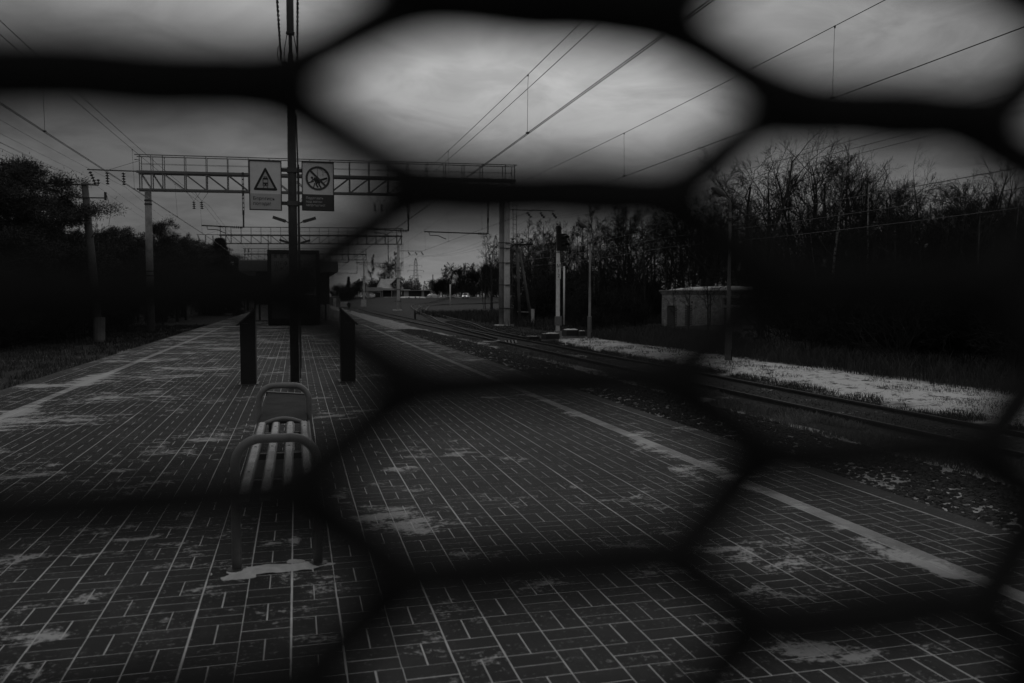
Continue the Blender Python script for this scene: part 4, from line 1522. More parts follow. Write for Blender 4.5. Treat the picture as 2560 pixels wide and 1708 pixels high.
def build_street_lamp(label, x, y, h, z0):
    r = thing('street_lamp', label, 'street lamp', (x, y, z0), 0, 'street lamps beyond the track')
    MB().lathe([(.125, -.1), (.12, 1.25), (.13, 1.26), (.13, 1.28), (.07, 1.3), (.066, 2.9), (.055, 2.92), (.05, h - .3)], (0, 0, 0), 12).build('pole', M_POLEC2, r, True)
    MB().box(.05, .09, -.13, -.1, .05, .42).build('hatch', M_BLACK, r)
    a = MB().tube([(0, 0, h - .32), (0, 0, h), (-.04, 0, h + .12), (-.16, 0, h + .22), (-.28, 0, h + .3)], .038, 8).build('lamp_arm', M_GALV, r, True)
    # cobra head pointing up and left
    pts, rs = [], []
    for i in range(9):
        t = i / 8
        pts.append((-.22 - .52 * t, 0, h + .27 + .26 * t))
        rs.append(.04 + .075 * math.sin(PI * min(t * 1.1, 1)) ** .7 + .012)
    MB().tube(pts, rs, 10).build('lamp_head', M_GALV, a, True)
    MB().prism([(-.34, h + .25), (-.66, h + .42), (-.62, h + .31), (-.46, h + .2)], 'y', -.09, .09).build('lamp_bowl', M_GLASS, a)
    for z in (h - .62, h - .55):
        MB().box(-.09, .09, -.09, .09, z, z + .03).build('clamp_band', M_DARKSTEEL, r)


build_street_lamp('street lamp nearest on the right, standing in the snow strip before the brick hut', 14.77, 26.4, 5.55, -.85)
build_street_lamp('slender pale street lamp between the signal and the brick hut', 15.3, 42.2, 5.8, -.9)


def small_post(name, label, x, y, h, r, m, z=None):
    z = float(gz(x, y)) if z is None else z
    o = MB().lathe([(r, -.1), (r, h), (r * .6, h + .03)], (0, 0, 0), 8).build(name, m, None, True, (x, y, z))
    tag(o, label, 'post')


small_post('marker_post', 'short dark stake beside the turnout rails', 12.5, 90, .95, .10, M_BLACK, -.95)
small_post('marker_post', 'tall thin white post in the grass beyond the siding', 34.6, 190, 4.9, .14, M_WHITE)


def build_telegraph():
    # pole behind the right mast: two legs braced together, crossarm with insulators
    p = on_z(1300, 800, -.9)
    x, y = 16.9, 62.5
    r = thing('telegraph_pole', 'braced telegraph pole with insulators just right of the nearest gantry mast', 'utility pole', (x, y, float(gz(x, y))))
    MB().tube([(0, 0, 0), (-.25, 0, 6.4)], [.13, .1], 8).build('leg', M_POLEC, r, True)
    MB().tube([(1.0, 0, 0), (-.05, 0, 5.9)], [.13, .1], 8).build('leg', M_POLEC, r, True)
    MB().beam((-.7, -.1, 6.25), (1.0, -.1, 6.35), .14, .2).build('crossarm', M_BLACK, r)
    for dx in (-.6, .15, .85):
        insulator(MB(), (dx, -.1, 6.4), (dx, -.1, 6.85), 2, .13).build('insulator', M_PORC, r)
    MB().beam((-.2, 0, 1.1), (.85, 0, 1.05), .08).build('tie_bar', M_CONC, r)
    MB().tube([(1.0, 0, -.05), (1.0, 0, 1.3)], .17, 8).build('foot_sleeve', M_CONCL, r)


build_telegraph()

# ------------------------------------------------------------------ brick hut
def build_hut():
    x, y = 25.0, 54.0
    rz = -.42
    root = thing('brick_hut', 'low pale brick hut with a snowy arched roof at the edge of the wood', 'hut', (x, y, -.95), rz)
    Wd, D, H = 8.6, 5.0, 2.62
    door = [(.38, .98, 1.78), (1.62, 2.05, 1.78)]
    gate = (4.25, 7.6, 1.68)
    MB().box(0.03, Wd - .03, .06, D, 0, H).build('wall_core', M_MORTAR, root)
    # brick skin: courses of bricks laid on the front, openings left out
    BW, BH = .26, .082
    br = MB().box(-BW / 2 + .006, BW / 2 - .006, 0, .058, -BH / 2 + .006, BH / 2 - .006).mesh('brick', M_BRICK)
    def hole(cx, cz):
        for a, b, h in door:
            if a - .02 < cx < b + .02 and cz < h:
                return True
        if gate[0] < cx < gate[1] and (cz < gate[2] or 1.84 < cz < 2.32):
            return True
        return False
    spots = []
    n = int(H / BH)
    for r in range(n):
        cz = BH * (r + .5)
        off = 0 if r % 2 else BW / 2
        k = 0
        while True:
            cx = off + BW * (k + .5)
            k += 1
            if cx > Wd - .1:
                break
            if not hole(cx, cz):
                spots.append((cx, cz))
    spots.sort(key=lambda s: (s[0] > 5.2, -s[1]))
    for cx, cz in spots[:300]:
        link('brick', br, root, (cx, rnd.uniform(-.004, .004), cz))
    f = MB()
    for cx, cz in spots[300:]:
        f.box(cx - BW / 2 + .006, cx + BW / 2 - .006, 0, .058, cz - BH / 2 + .006, cz + BH / 2 - .006)
    tag(f.build('brickwork', M_BRICK, root), kind='stuff')
    for a, b, h in door:
        MB().box(a, b, .05, .059, .05, h).build('door', M_DOOR, root)
        for p_, q_ in ((a - .03, a), (b, b + .03)):
            MB().box(p_, q_, -.006, .058, .05, h).build('door_frame', M_DARKSTEEL, root)
        MB().box(a - .05, b + .05, -.012, .05, h, h + .06).build('lintel', M_CONC, root)
    MB().box(gate[0], gate[1], .045, .059, .05, gate[2]).build('gate', M_DOOR, root)
    for i in range(6):
        MB().box(gate[0] + .02, gate[1] - .02, .03 , .05, 1.86 + i * .075, 1.86 + i * .075 + .055).build('louvre', M_DARKSTEEL, root)
    MB().box(2.0, 2.1, -.05, .05, 1.95, 2.1).build('wall_lamp', M_BLACK, root)
    MB().tube([(3.3, -.07, .1), (3.3, -.07, H - .02)], .045, 8).build('drain_pipe', M_DARKSTEEL, root)
    for k in range(3):
        MB().box(-.05 - .04 * k, Wd + .05, -.03 - .035 * k, D + .05, H + .001 + .06 * k, H + .058 + .06 * k).build('cornice', M_BRICK, root)
    MB().box(-.2, Wd + .15, -.2, D + .15, H + .18, H + .26).build('roof_slab', M_CONC, root)
    # snow lying on the slightly arched roof
    nx, ny = 60, 14
    V, F = [], []
    for j in range(ny + 1):
        for i in range(nx + 1):
            u, v = i / nx, j / ny
            X, Yy = .35 + (Wd - .5) * u, -.15 + (D + .2) * v
            h = .30 * math.sin(PI * u) ** .8 * (.55 + .45 * min(1, v * 4)) + .03 * float(fbm(X * 3, Yy * 3)) - .02
            V.append((X, Yy, H + .262 + max(h, 0.0)))
    for j in range(ny):
        for i in range(nx):
            a = j * (nx + 1) + i
            F.append((a, a + 1, a + nx + 2, a + nx + 1))
    mb = MB()
    mb.v, mb.f = V, F
    n0 = nx + 1
    for i in range(nx):
        a, b = V[i], V[i + 1]
        o = len(mb.v)
        mb.v += [(a[0], a[1], H + .261), (b[0], b[1], H + .261)]
        mb.f.append((o, o + 1, i + 1, i))
    mb.build('roof_snow', M_SNOW, root, True)


build_hut()

# ------------------------------------------------------------------ distant house, garages, cars, road
def build_far():
    gy = 300.0
    kf = gy / 226.0                                             # everything here is this much bigger than first measured
    def gx(px):
        return at_y(px, 743, gy).x
    z0 = 1.04
    # main house: dark timber, pale metal roof, dormer
    x0, x1 = gx(952), gx(1003)
    w = (x1 - x0) / 2 / kf
    r = thing('timber_house', 'dark timber house with pale snowy roof and a dormer gable', 'house', ((x0 + x1) / 2, gy, z0))
    r.scale = (kf,) * 3
    MB().box(-w, w, 0, 7, 0, 3.0).build('wall', M_WALLDARK, r)
    rf = MB().poly([(-w - .6, -.7, 2.7), (w + .5, -.7, 2.7), (w - .6, 3.5, 5.35), (-w + .4, 3.5, 5.35), (-w - .6, 7.7, 2.7), (w + .5, 7.7, 2.7),
                    (-w - .6, -.7, 2.55), (w + .5, -.7, 2.55), (-w - .6, 7.7, 2.55), (w + .5, 7.7, 2.55)],
                   [(0, 1, 2, 3), (4, 3, 2, 5), (1, 5, 2), (0, 3, 4), (6, 7, 1, 0), (8, 4, 5, 9), (6, 0, 4, 8), (7, 9, 5, 1), (6, 8, 9, 7)]).build('roof', mat('snowy_roof', .42, .8, .15, .6), r)
    MB().box(-w + 1.2, -w + 1.5, 3.3, 3.6, 5.2, 6.6).build('chimney', M_WALLDARK, rf)
    MB().prism([(.35, 2.95), (2.75, 2.95), (2.75, 4.1), (1.55, 5.38), (.35, 4.1)], 'y', -1.1, 3.4).build('dormer', M_WALLDARK, r)
    for s in (-1, 1):
        a, b = (1.55, 5.55), (1.55 + s * 1.65, 3.85)
        MB().prism([a, b, (b[0], b[1] + .16), (a[0], a[1] + .16)] if s > 0 else [b, a, (a[0], a[1] + .16), (b[0], b[1] + .16)], 'y', -1.4, 3.3).build('dormer_roof', MATS['snowy_roof'], r)
    for x in (.6, 1.7):
        f = MB().box(x, x + .8, -1.16, -1.105, 3.15, 4.05).build('window', M_WALLPALE, r)
        MB().box(x + .1, x + .7, -1.18, -1.162, 3.24, 3.96).build('pane', M_GLASS, f)
    MB().box(-w + .1, w + .3, -1.9, -.02, 2.15, 2.45).build('porch_roof', MATS['snowy_roof'], r)
    for x in (-w + .3, 0, w):
        MB().box(x - .08, x + .08, -1.8, -1.65, 0, 2.149).build('porch_post', M_WALLPALE, r)
    MB().box(.6, 1.6, -.06, -.005, 0, 2.0).build('door', M_WALLPALE, r)
    # left annex
    x0, x1 = gx(919), gx(951)
    w = (x1 - x0) / 2 / kf
    r = thing('flat_annex', 'pale flat-roofed annex left of the timber house behind the white car', 'outbuilding', ((x0 + x1) / 2, gy - 3, z0))
    r.scale = (kf,) * 3
    MB().box(-w, w, 0, 6, 0, 1.95).build('wall', M_WALLPALE, r)
    MB().box(-w - .2, w + .3, -.5, 6.2, 1.952, 2.9).build('roof', M_WALLPALE, r)
    MB().box(-w + 1.1, -w + 2.3, -.012, -.002, 0, 1.6).build('door', M_WALLDARK, r)
    MB().box(.3, w - .2, -.014, -.002, .1, 1.5).build('painted_opening', M_BLACK, r)  # flat black plate on the wall: shade inside an opening, put into colour
    # garages on the right
    x0, x1 = gx(1006), gx(1074)
    w = (x1 - x0) / 2 / kf
    r = thing('garage_row', 'long low garages with dark openings right of the timber house', 'garages', ((x0 + x1) / 2, gy - 4, z0))
    r.scale = (kf,) * 3
    MB().box(-w, w, .1, 5, 0, 2.0).build('wall', mat('garage_opening_shade', .03, .9, .2, 1), r)  # solid wall coloured near-black for the shade inside the garage openings
    MB().box(-w - .3, w + .2, -.5, 5.2, 2.003, 2.2).build('roof', M_CONC, r)
    MB().box(-w - .25, -w + 1.7, -.52, 1, 2.203, 2.36).build('roof_snow', M_SNOW, r)
    for a, b in ((-w, -w + 1.3), (1.1, 1.75), (w - .35, w)):
        MB().box(a, b, -.02, .098, 0, 2.0).build('pier', M_WALLPALE, r)
    # long road running past and a bank of snow
    pts = [(-5, 222.5), (60, 216), (140, 208)]
    mb = MB()
    V = []
    for x, y in [(24 + i * 6, 287 - i * 1.6) for i in range(24)]:
        V += [(x, y - 3, float(gz(x, y - 3)) + .06), (x, y + 3, float(gz(x, y + 3)) + .06)]
    mb.poly(V, [(2 * i, 2 * i + 2, 2 * i + 3, 2 * i + 1) for i in range(23)])
    tag(mb.build('road', mat('wet_asphalt', .05, .5, .2, .5)), kind='structure')
    Vs, Fs = [], []
    c = at_y(1028, 750, 276)
    snow_blob(Vs, Fs, c.x, 276, 4.6, 2.2, .5, 5, 0, float(gz(c.x, 276)) - .02, 40)
    tag(link('snow_bank', np_mesh('snow_bank', np.concatenate(Vs), np.concatenate(Fs), M_SNOW, True)), kind='stuff')


build_far()


def build_car(label, loc, rz, suv, lights):
    r = thing('parked_car' if not lights else 'moving_car', label, 'car', loc, rz)
    L, Wd, H = (4.6, 1.85, 1.72) if suv else (4.3, 1.75, 1.45)
    s = [(-L / 2, .35), (L / 2, .35), (L / 2, .75), (L / 2 - .15, .92), (L / 2 - 1.05, 1.0), (L / 2 - 1.75, H), (-L / 2 + (.35 if suv else .9), H), (-L / 2 + .12, 1.02), (-L / 2, .8)]
    b = MB()
    n = len(s)
    for y, k in ((-Wd / 2, 0), (Wd / 2, 1)):
        for x, z in s:
            t = .16 if z > 1.05 else 0
            b.v.append((x, y + (t if y < 0 else -t), z))
    b.f += [tuple(range(n)), tuple(range(n, 2 * n))[::-1]]
    for i in range(n):
        j = (i + 1) % n
        b.f.append((j, i, n + i, n + j))
    b.build('body', M_CARW, r)
    g = MB()
    x0, x1, x2, x3 = -L / 2 + .3, L / 2 - 1.12, L / 2 - 1.72, -L / 2 + (.45 if suv else .95)
    for y in (-1, 1):
        yy = y * (Wd / 2 - .06)
        yt = y * (Wd / 2 - .155)
        q = [(x0 + .1, yy * 1.012, 1.06), (x1 - .15, yy * 1.012, 1.06), (x2 - .05, yt * 1.012, H - .1), (x3, yt * 1.012, H - .1)]
        g.poly(q, [(0, 1, 2, 3)])
    g.build('side_glass', M_GLASS, r)
    MB().poly([(L / 2 - 1.0, -.68, 1.05), (L / 2 - 1.0, .68, 1.05), (L / 2 - 1.66, .6, H - .06), (L / 2 - 1.66, -.6, H - .06)], [(0, 1, 2, 3)]).build('windscreen', M_GLASS, r)
    MB().poly([(-L / 2 + .08, -.66, 1.08), (-L / 2 + .08, .66, 1.08), (-L / 2 + (.3 if suv else .8), .58, H - .06), (-L / 2 + (.3 if suv else .8), -.58, H - .06)], [(3, 2, 1, 0)]).build('rear_window', M_GLASS, r)
    for sx in (-L / 2 + .8, L / 2 - .85):
        for sy in (-1, 1):
            wv = MB().lathe([(.33, -.1), (.34, -.06), (.34, .06), (.33, .1)], (sx, sy * (Wd / 2 - .08), .335), 14, 'y').build('wheel', M_TYRE, r)
            MB().lathe([(.2, -.012), (.2, .012)], (sx, sy * (Wd / 2 + .022), .335), 12, 'y').build('rim', M_STEEL, wv)
    for sy in (-1, 1):
        MB().bbox(L / 2 - .04, L / 2 + .02, sy * .62 - .18, sy * .62 + .18, .62, .8, .01).build('headlight', M_LAMP if lights else M_GLASS, r)
        MB().bbox(-L / 2 - .02, -L / 2 + .03, sy * .68 - .12, sy * .68 + .12, .7, .9, .01).build('tail_light', M_SIGNR, r)
    MB().box(L / 2 - .02, L / 2 + .03, -.42, .42, .42, .6).build('grille', M_BLACK, r)


cx = at_y(931, 743, 286)
build_car('white car parked before the pale annex', (cx.x, 286, 1.06), 1.45, False, False)
cx = at_y(1164, 743, 274)
build_car('pale car with lit headlamps on the road right of the garages', (cx.x, 274, float(gz(cx.x, 274)) + .06), -1.9, True, True)
cx = at_y(1084, 743, 286)
build_car('white car half hidden at the right end of the garages', (cx.x, 286, 1.06), .3, False, False)


def build_pylon(label, x, y, H):
    r = thing('power_pylon', label, 'pylon', (x, y, 0), .15, 'lattice pylons on the skyline')
    prof = [(0, 2.4), (H * .35, 1.6), (H * .62, 1.0), (H * .9, .7), (H, .18)]
    leg = lambda sx, sy: [(sx * w / 1, sy * w, z) for z, w in prof]
    for sx in (-1, 1):
        for sy in (-1, 1):
            MB().tube(leg(sx, sy), .09, 4).build('leg', M_DARKSTEEL, r)
    zs = [H * (.0 + i / 13) for i in range(14)]
    wid = lambda z: float(np.interp(z, [p[0] for p in prof], [p[1] for p in prof]))
    for a, b in zip(zs[:-1], zs[1:]):
        wa, wb = wid(a), wid(b)
        for sy in (-1, 1):
            MB().beam((-wa, sy * wa, a), (wb, sy * wb, b), .06).build('brace', M_DARKSTEEL, r)
            MB().beam((wa, sy * wa, a), (-wb, sy * wb, b), .06).build('brace', M_DARKSTEEL, r)
    for z, l in ((H * .58, 3.3), (H * .71, 4.6), (H * .83, 3.6)):
        a = MB().beam((-l, 0, z), (l, 0, z), .14).build('crossarm', M_DARKSTEEL, r)
        for s in (-1, 1):
            insulator(MB(), (s * l, 0, z - .1), (s * l, 0, z - 1.1), 3, .18).build('insulator', M_PORC, a)


p = at_y(1239, 589, 345)
build_pylon('taller lattice pylon just left of the nearest right mast', p.x, 345, p.z)
p = at_y(1039, 646, 470)
build_pylon('smaller lattice pylon above the garages', p.x, 470, p.z)
p = at_y(1082, 686, 300)
small_post('wooden_pole', 'thin dark pole on the skyline right of the smaller pylon', p.x, 300, p.z - 1.2, .16, M_BARK, 1.1)

# pale trackside cabinets and fence far down the line
for px, py, w_, h_, lab in ((862, 752, 1.0, 1.1, 'pale concrete block beside the far track'), (909, 752, .55, 1.6, 'pale cabinet at the foot of the far left mast'), (836, 744, .3, 2.0, 'tiny pale marker far down the line')):
    Y = 190
    c = at_y(px, 743, Y)
    o = MB().bbox(-w_, w_, -.4, .4, 0, h_, .05).build('trackside_cabinet', M_CONCL, None, False, (c.x, Y, -.85 + .1))
    tag(o, lab, 'cabinet')

# ------------------------------------------------------------------ person walking beside the track
def build_person():
    # one skinned skeleton: pelvis first
    J = {'pelvis': (0, 0, .95, .115), 'waist': (0, .0, 1.1, .125), 'chest': (0, .01, 1.30, .15), 'neck': (0, .0, 1.47, .06), 'headb': (0, -.02, 1.55, .075), 'headt': (0, -.02, 1.70, .085),
         'hipl': (-.1, 0, .9, .09), 'kneel': (-.11, -.10, .5, .06), 'ankl': (-.11, .12, .10, .045), 'toel': (-.12, -.05, .04, .04),
         'hipr': (.1, 0, .9, .09), 'kneer': (.11, -.14, .5, .06), 'ankr': (.11, -.22, .09, .045), 'toer': (.12, -.40, .04, .04),
         'shl': (-.19, .0, 1.40, .07), 'ell': (-.25, .08, 1.12, .05), 'hal': (-.24, -.02, .88, .04), 'shr': (.19, 0, 1.40, .07), 'elr': (.25, .02, 1.12, .05), 'har': (.22, -.14, .92, .04)}
    E_ = [('pelvis', 'waist'), ('waist', 'chest'), ('chest', 'neck'), ('neck', 'headb'), ('headb', 'headt'), ('pelvis', 'hipl'), ('hipl', 'kneel'), ('kneel', 'ankl'), ('ankl', 'toel'),
          ('pelvis', 'hipr'), ('hipr', 'kneer'), ('kneer', 'ankr'), ('ankr', 'toer'), ('chest', 'shl'), ('shl', 'ell'), ('ell', 'hal'), ('chest', 'shr'), ('shr', 'elr'), ('elr', 'har')]
    names = list(J)
    me = bpy.data.meshes.new('person')
    me.from_pydata([J[k][:3] for k in names], [(names.index(a), names.index(b)) for a, b in E_], [])
    me.materials.append(M_CLOTH)
    o = link('person', me)
    sk = o.modifiers.new('skin', 'SKIN')
    for i, k in enumerate(names):
        me.skin_vertices[0].data[i].radius = (J[k][3], J[k][3])
    me.skin_vertices[0].data[0].use_root = True
    sub = o.modifiers.new('sub', 'SUBSURF')
    sub.levels = sub.render_levels = 1
    dg = bpy.context.evaluated_depsgraph_get()
    m2 = bpy.data.meshes.new_from_object(o.evaluated_get(dg))
    o.modifiers.clear()
    o.data = m2
    m2.name = 'person'
    m2.polygons.foreach_set('use_smooth', [True] * len(m2.polygons))
    p = on_z(872, 781, -.92)
    o.location = (p.x, p.y, -.93)
    o.rotation_euler = (0, 0, .2)
    tag(o, 'person in dark clothes walking beside the track behind the right ticket pillar', 'person')
    MB().lathe([(.165, .78), (.20, .98), (.185, 1.2), (.19, 1.36), (.10, 1.46)], (0, 0, 0), 12).build('coat', M_CLOTH, o, True)
    MB().lathe([(.06, 1.56), (.1, 1.62), (.1, 1.70), (.05, 1.775)], (0, -.02, 0), 10).build('hat', M_BLACK, o, True)
    MB().lathe([(.03, 1.54), (.062, 1.58), (.062, 1.64), (.04, 1.67)], (0, -.065, 0), 10).build('face', M_SKIN, o, True)


build_person()

# ------------------------------------------------------------------ trees
class TreeMesh:
    def __init__(s):
        s.V, s.F, s.n = [], [], 0

    def seg(s, pts, rs, k):
        """tapered tube of k sides as quads"""
        pts = np.asarray(pts, float)
        m = len(pts)
        t = np.gradient(pts, axis=0)
        t /= np.linalg.norm(t, axis=1)[:, None] + 1e-9
        ref = np.array([.31, .77, .2]) if abs(t[0, 2]) > .6 else np.array([0, 0, 1.0])
        u = np.cross(t, ref)
        u /= np.linalg.norm(u, axis=1)[:, None] + 1e-9
        w = np.cross(t, u)
        a = np.arange(k) * 2 * PI / k
        ring = u[:, None] * np.cos(a)[None, :, None] + w[:, None] * np.sin(a)[None, :, None]
        v = pts[:, None] + ring * np.asarray(rs)[:, None, None]
        s.V.append(v.reshape(-1, 3))
        i = np.arange(m - 1)[:, None] * k + np.arange(k)[None]
        j = np.arange(m - 1)[:, None] * k + (np.arange(k)[None] + 1) % k
        s.F.append(np.stack([i, j, j + k, i + k], -1).reshape(-1, 4) + s.n)
        s.n += m * k

    def mesh(s, name, m):
        return np_mesh(name, np.concatenate(s.V), np.concatenate(s.F), m, True)


def bare_tree(seed, H, kind, trunk_mat, thick=1.0):
    """leafless tree: tapered trunk with limbs, then boughs and fine twigs. Returns (trunk mesh, crown mesh)"""
    rs = np.random.RandomState(seed)
    trunk, crown = TreeMesh(), TreeMesh()
    cfg = {'slim': dict(c0=.28, n1=20, l1=.24, up=.75, n2=6, n3=5, n4=3, r0=.0105, fork=0, twist=.03),
           'broad': dict(c0=.34, n1=10, l1=.48, up=.5, n2=9, n3=6, n4=7, r0=.019, fork=2, twist=.10),
           'birch': dict(c0=.30, n1=22, l1=.22, up=.9, n2=6, n3=5, n4=3, r0=.010, fork=0, twist=.03),
           'bush': dict(c0=.05, n1=16, l1=.55, up=1.0, n2=6, n3=4, n4=0, r0=.012, fork=3, twist=.1)}[kind]

    def path(p, d, L, n, wander, lift):
        pts = [p]
        d = d / np.linalg.norm(d)
        for i in range(n):
            d = d + rs.normal(0, wander, 3) + np.array([0, 0, lift])
            d /= np.linalg.norm(d)
            p = p + d * (L / n)
            pts.append(p)
        return np.array(pts)

    def grow(p, d, L, r, lev):
        n = (8, 6, 4, 3, 2)[lev]
        pts = path(p, d, L, n, (.05, .13, .17, .2, .2)[lev] if lev else cfg['twist'], (0, .07, .06, .03, -.02 if kind == 'birch' else .01)[lev])
        rr = np.linspace(r, r * (.30 if lev else .22), n + 1)
        rr = np.maximum(rr, thick * (.012, .010, .0095, .0062, .0046)[lev])
        (trunk if lev < (2 if kind == 'broad' else 1) else crown).seg(pts, rr, (7, 5, 4, 3, 3)[lev])
        nk = (cfg['n1'], cfg['n2'], cfg['n3'], cfg['n4'], 0)[lev]
        for i in range(nk):
            t = cfg['c0'] + (1 - cfg['c0']) * (i + rs.rand()) / nk if lev == 0 else .25 + .75 * (i + rs.rand()) / nk
            t = min(t, .985)
            f = t * n
            k = min(int(f), n - 1)
            q = pts[k] + (pts[k + 1] - pts[k]) * (f - k)
            axis = pts[k + 1] - pts[k]
            axis /= np.linalg.norm(axis)
            az = rs.uniform(0, 2 * PI)
            side = np.cross(axis, np.array([math.cos(az), math.sin(az), .3]))
            side /= np.linalg.norm(side) + 1e-9
            if lev == 0:
                dd = side * 1.0 + axis * cfg['up'] * rs.uniform(.6, 1.3)
                LL = H * cfg['l1'] * (1.15 - .75 * t) * rs.uniform(.7, 1.25)
                ra = np.interp(t, [0, 1], [r, r * .3]) * rs.uniform(.38, .6)
            else:
                dd = side * .8 + axis * rs.uniform(.7, 1.2)
                LL = L * rs.uniform(.38, .62) * (1.1 - .4 * t)
                ra = np.interp(t, [0, 1], [r, r * .3]) * rs.uniform(.45, .65)
            if lev < 4:
                grow(q, dd, LL, ra, lev + 1)
    r0 = H * cfg['r0']
    base = np.array([0, 0, -.15])
    grow(base, np.array([rs.normal(0, .03), rs.normal(0, .03), 1]), H * (.95 if kind != 'broad' else .8), r0, 0)
    for k in range(cfg['fork']):
        a = rs.uniform(0, 2 * PI)
        q = np.array([0, 0, H * rs.uniform(.22, .38)]) if kind == 'broad' else base + np.array([rs.normal(0, .25), rs.normal(0, .25), 0])
        grow(q, np.array([math.cos(a) * .5, math.sin(a) * .5, 1.0]), H * rs.uniform(.5, .72) if kind == 'broad' else H * rs.uniform(.6, .95), r0 * .62, 0 if kind == 'bush' and k < 2 else 1)
    return trunk.mesh('trunk', trunk_mat), crown.mesh('crown', M_TWIG)


def pine_mesh(seed, H, kind):
    """conifer: tapered trunk, boughs carrying clumps of needle-sized blades"""
    rs = np.random.RandomState(seed)
    T = TreeMesh()
    pts = np.array([(rs.normal(0, .02) * z, rs.normal(0, .02) * z, z) for z in np.linspace(-.2, H * .96, 9)])
    T.seg(pts, np.linspace(H * .016, H * .003, 9), 7)
    cen, rad = [], []
    if kind == 'pine':
        for i in range(34):
            z = H * (.22 + .74 * (i + rs.rand()) / 34)
            a = rs.uniform(0, 2 * PI)
            L = H * .26 * (1 - ((z / H - .5) / .62) ** 2) * rs.uniform(.55, 1.2)
            e = np.array([math.cos(a) * L, math.sin(a) * L, z + L * rs.uniform(-.05, .35)])
            T.seg(np.array([(0, 0, z), e * [.5, .5, 1] - [0, 0, L * .06], e]), [H * .006, H * .004, H * .002], 4)
            for k in range(5):
                t = rs.uniform(.35, 1.08)
                cen.append(np.array([e[0] * t, e[1] * t, z + (e[2] - z) * t]) + rs.normal(0, H * .028, 3) * [1, 1, .6])
                rad.append(H * rs.uniform(.035, .07))
    else:
        for i in range(30):
            z = H * (.08 + .9 * i / 30)
            L = H * .20 * (1 - z / H) + .12
            for k in range(6):
                a = rs.uniform(0, 2 * PI)
                e = np.array([math.cos(a) * L, math.sin(a) * L, z - L * .3])
                T.seg(np.array([(0, 0, z), e]), [H * .003, H * .0012], 3)
                for q in (.4, .75, 1.0):
                    cen.append(np.array([0, 0, z]) + (e - [0, 0, z]) * q)
                    rad.append(H * .022 + .05)
    cen, rad = np.array(cen), np.array(rad)
    nb = 240
    n = len(cen) * nb
    c = np.repeat(cen, nb, 0)
    r = np.repeat(rad, nb)
    off = rs.normal(0, .5, (n, 3)) * [1, 1, .62]
    p = c + off * r[:, None]
    d = off / (np.linalg.norm(off, axis=1)[:, None] + 1e-6) + rs.normal(0, .6, (n, 3)) + [0, 0, .35]
    d /= np.linalg.norm(d, axis=1)[:, None]
    s = np.cross(d, rs.normal(0, 1, (n, 3)))
    s /= np.linalg.norm(s, axis=1)[:, None] + 1e-6
    ln = rs.uniform(.09, .2, n)[:, None] + 0 * r[:, None]
    wd = ln * .13
    V = np.stack([p - s * wd, p + s * wd, p + d * ln], 1).reshape(-1, 3)
    F = np.arange(n * 3).reshape(-1, 3)
    return T.mesh('trunk', M_BARK), np_mesh('crown', V, F, M_NEEDLE)


TREES = {}
for nm, sd, H, kd, mt in (('slim_a', 1, 10, 'slim', M_BARK), ('slim_b', 2, 10, 'slim', M_BARK2), ('slim_c', 3, 10, 'slim', M_BARK), ('birch_a', 4, 10, 'birch', M_BIRCH), ('birch_b', 5, 10, 'birch', M_BIRCH),
                          ('broad_a', 6, 10, 'broad', M_BARK), ('broad_b', 12, 10, 'broad', M_BARK), ('broad_c', 19, 10, 'broad', M_BARK), ('bush_a', 8, 3, 'bush', M_TWIG), ('bush_b', 9, 3, 'bush', M_TWIG), ('bush_c', 10, 3, 'bush', M_TWIG)):
    TREES[nm] = bare_tree(sd, H, kd, mt)
for nm, sd, kd in (('far_a', 2, 'slim'), ('far_b', 5, 'birch'), ('far_c', 12, 'broad')):
    TREES[nm] = bare_tree(sd, 10, kd, M_BARK, 2.6)             # heavier twigs for trees hundreds of metres off
for nm, sd, kd in (('pine_a', 31, 'pine'), ('pine_b', 32, 'pine'), ('pine_c', 33, 'pine'), ('spruce_a', 34, 'spruce')):
    TREES[nm] = pine_mesh(sd, 10, kd)


def plant(kind, x, y, h, name, label, cat, group=None, rz=None, z=None, wide=1.0):
    unit = 3.0 if kind.startswith('bush') else 10.0
    t, c = TREES[kind]
    r = thing(name, label, cat, (x, y, (float(gz(x, y)) if z is None else z) - .03), rnd.uniform(0, 6.28) if rz is None else rz, group)
    s = h / unit
    r.scale = (s * wide, s * wide, s)
    link('trunk' if unit == 10 else 'stems', t, r)
    link('crown' if unit == 10 else 'twigs', c, r)
    return r


def top_line(x):
    """height in the picture where the right wood ends against the sky (measured)"""
    return float(np.interp(x, [1200, 1260, 1320, 1400, 1500, 1600, 1700, 1770, 1830, 1900, 1990, 2060, 2120, 2190, 2250, 2310, 2380, 2450, 2520, 2600, 2700],
                           [640, 570, 545, 530, 520, 505, 505, 505, 500, 510, 500, 490, 480, 480, 470, 480, 445, 440, 460, 475, 480]))


def zone(px):
    z = [(1480, 'behind the railway signal'), (1630, 'between the signal and the brick hut'), (1960, 'behind the brick hut'), (2215, 'beside the forking birch'), (2390, 'right of the two birches')]
    return next((t for lim, t in z if px < lim), 'by the right edge of the view')


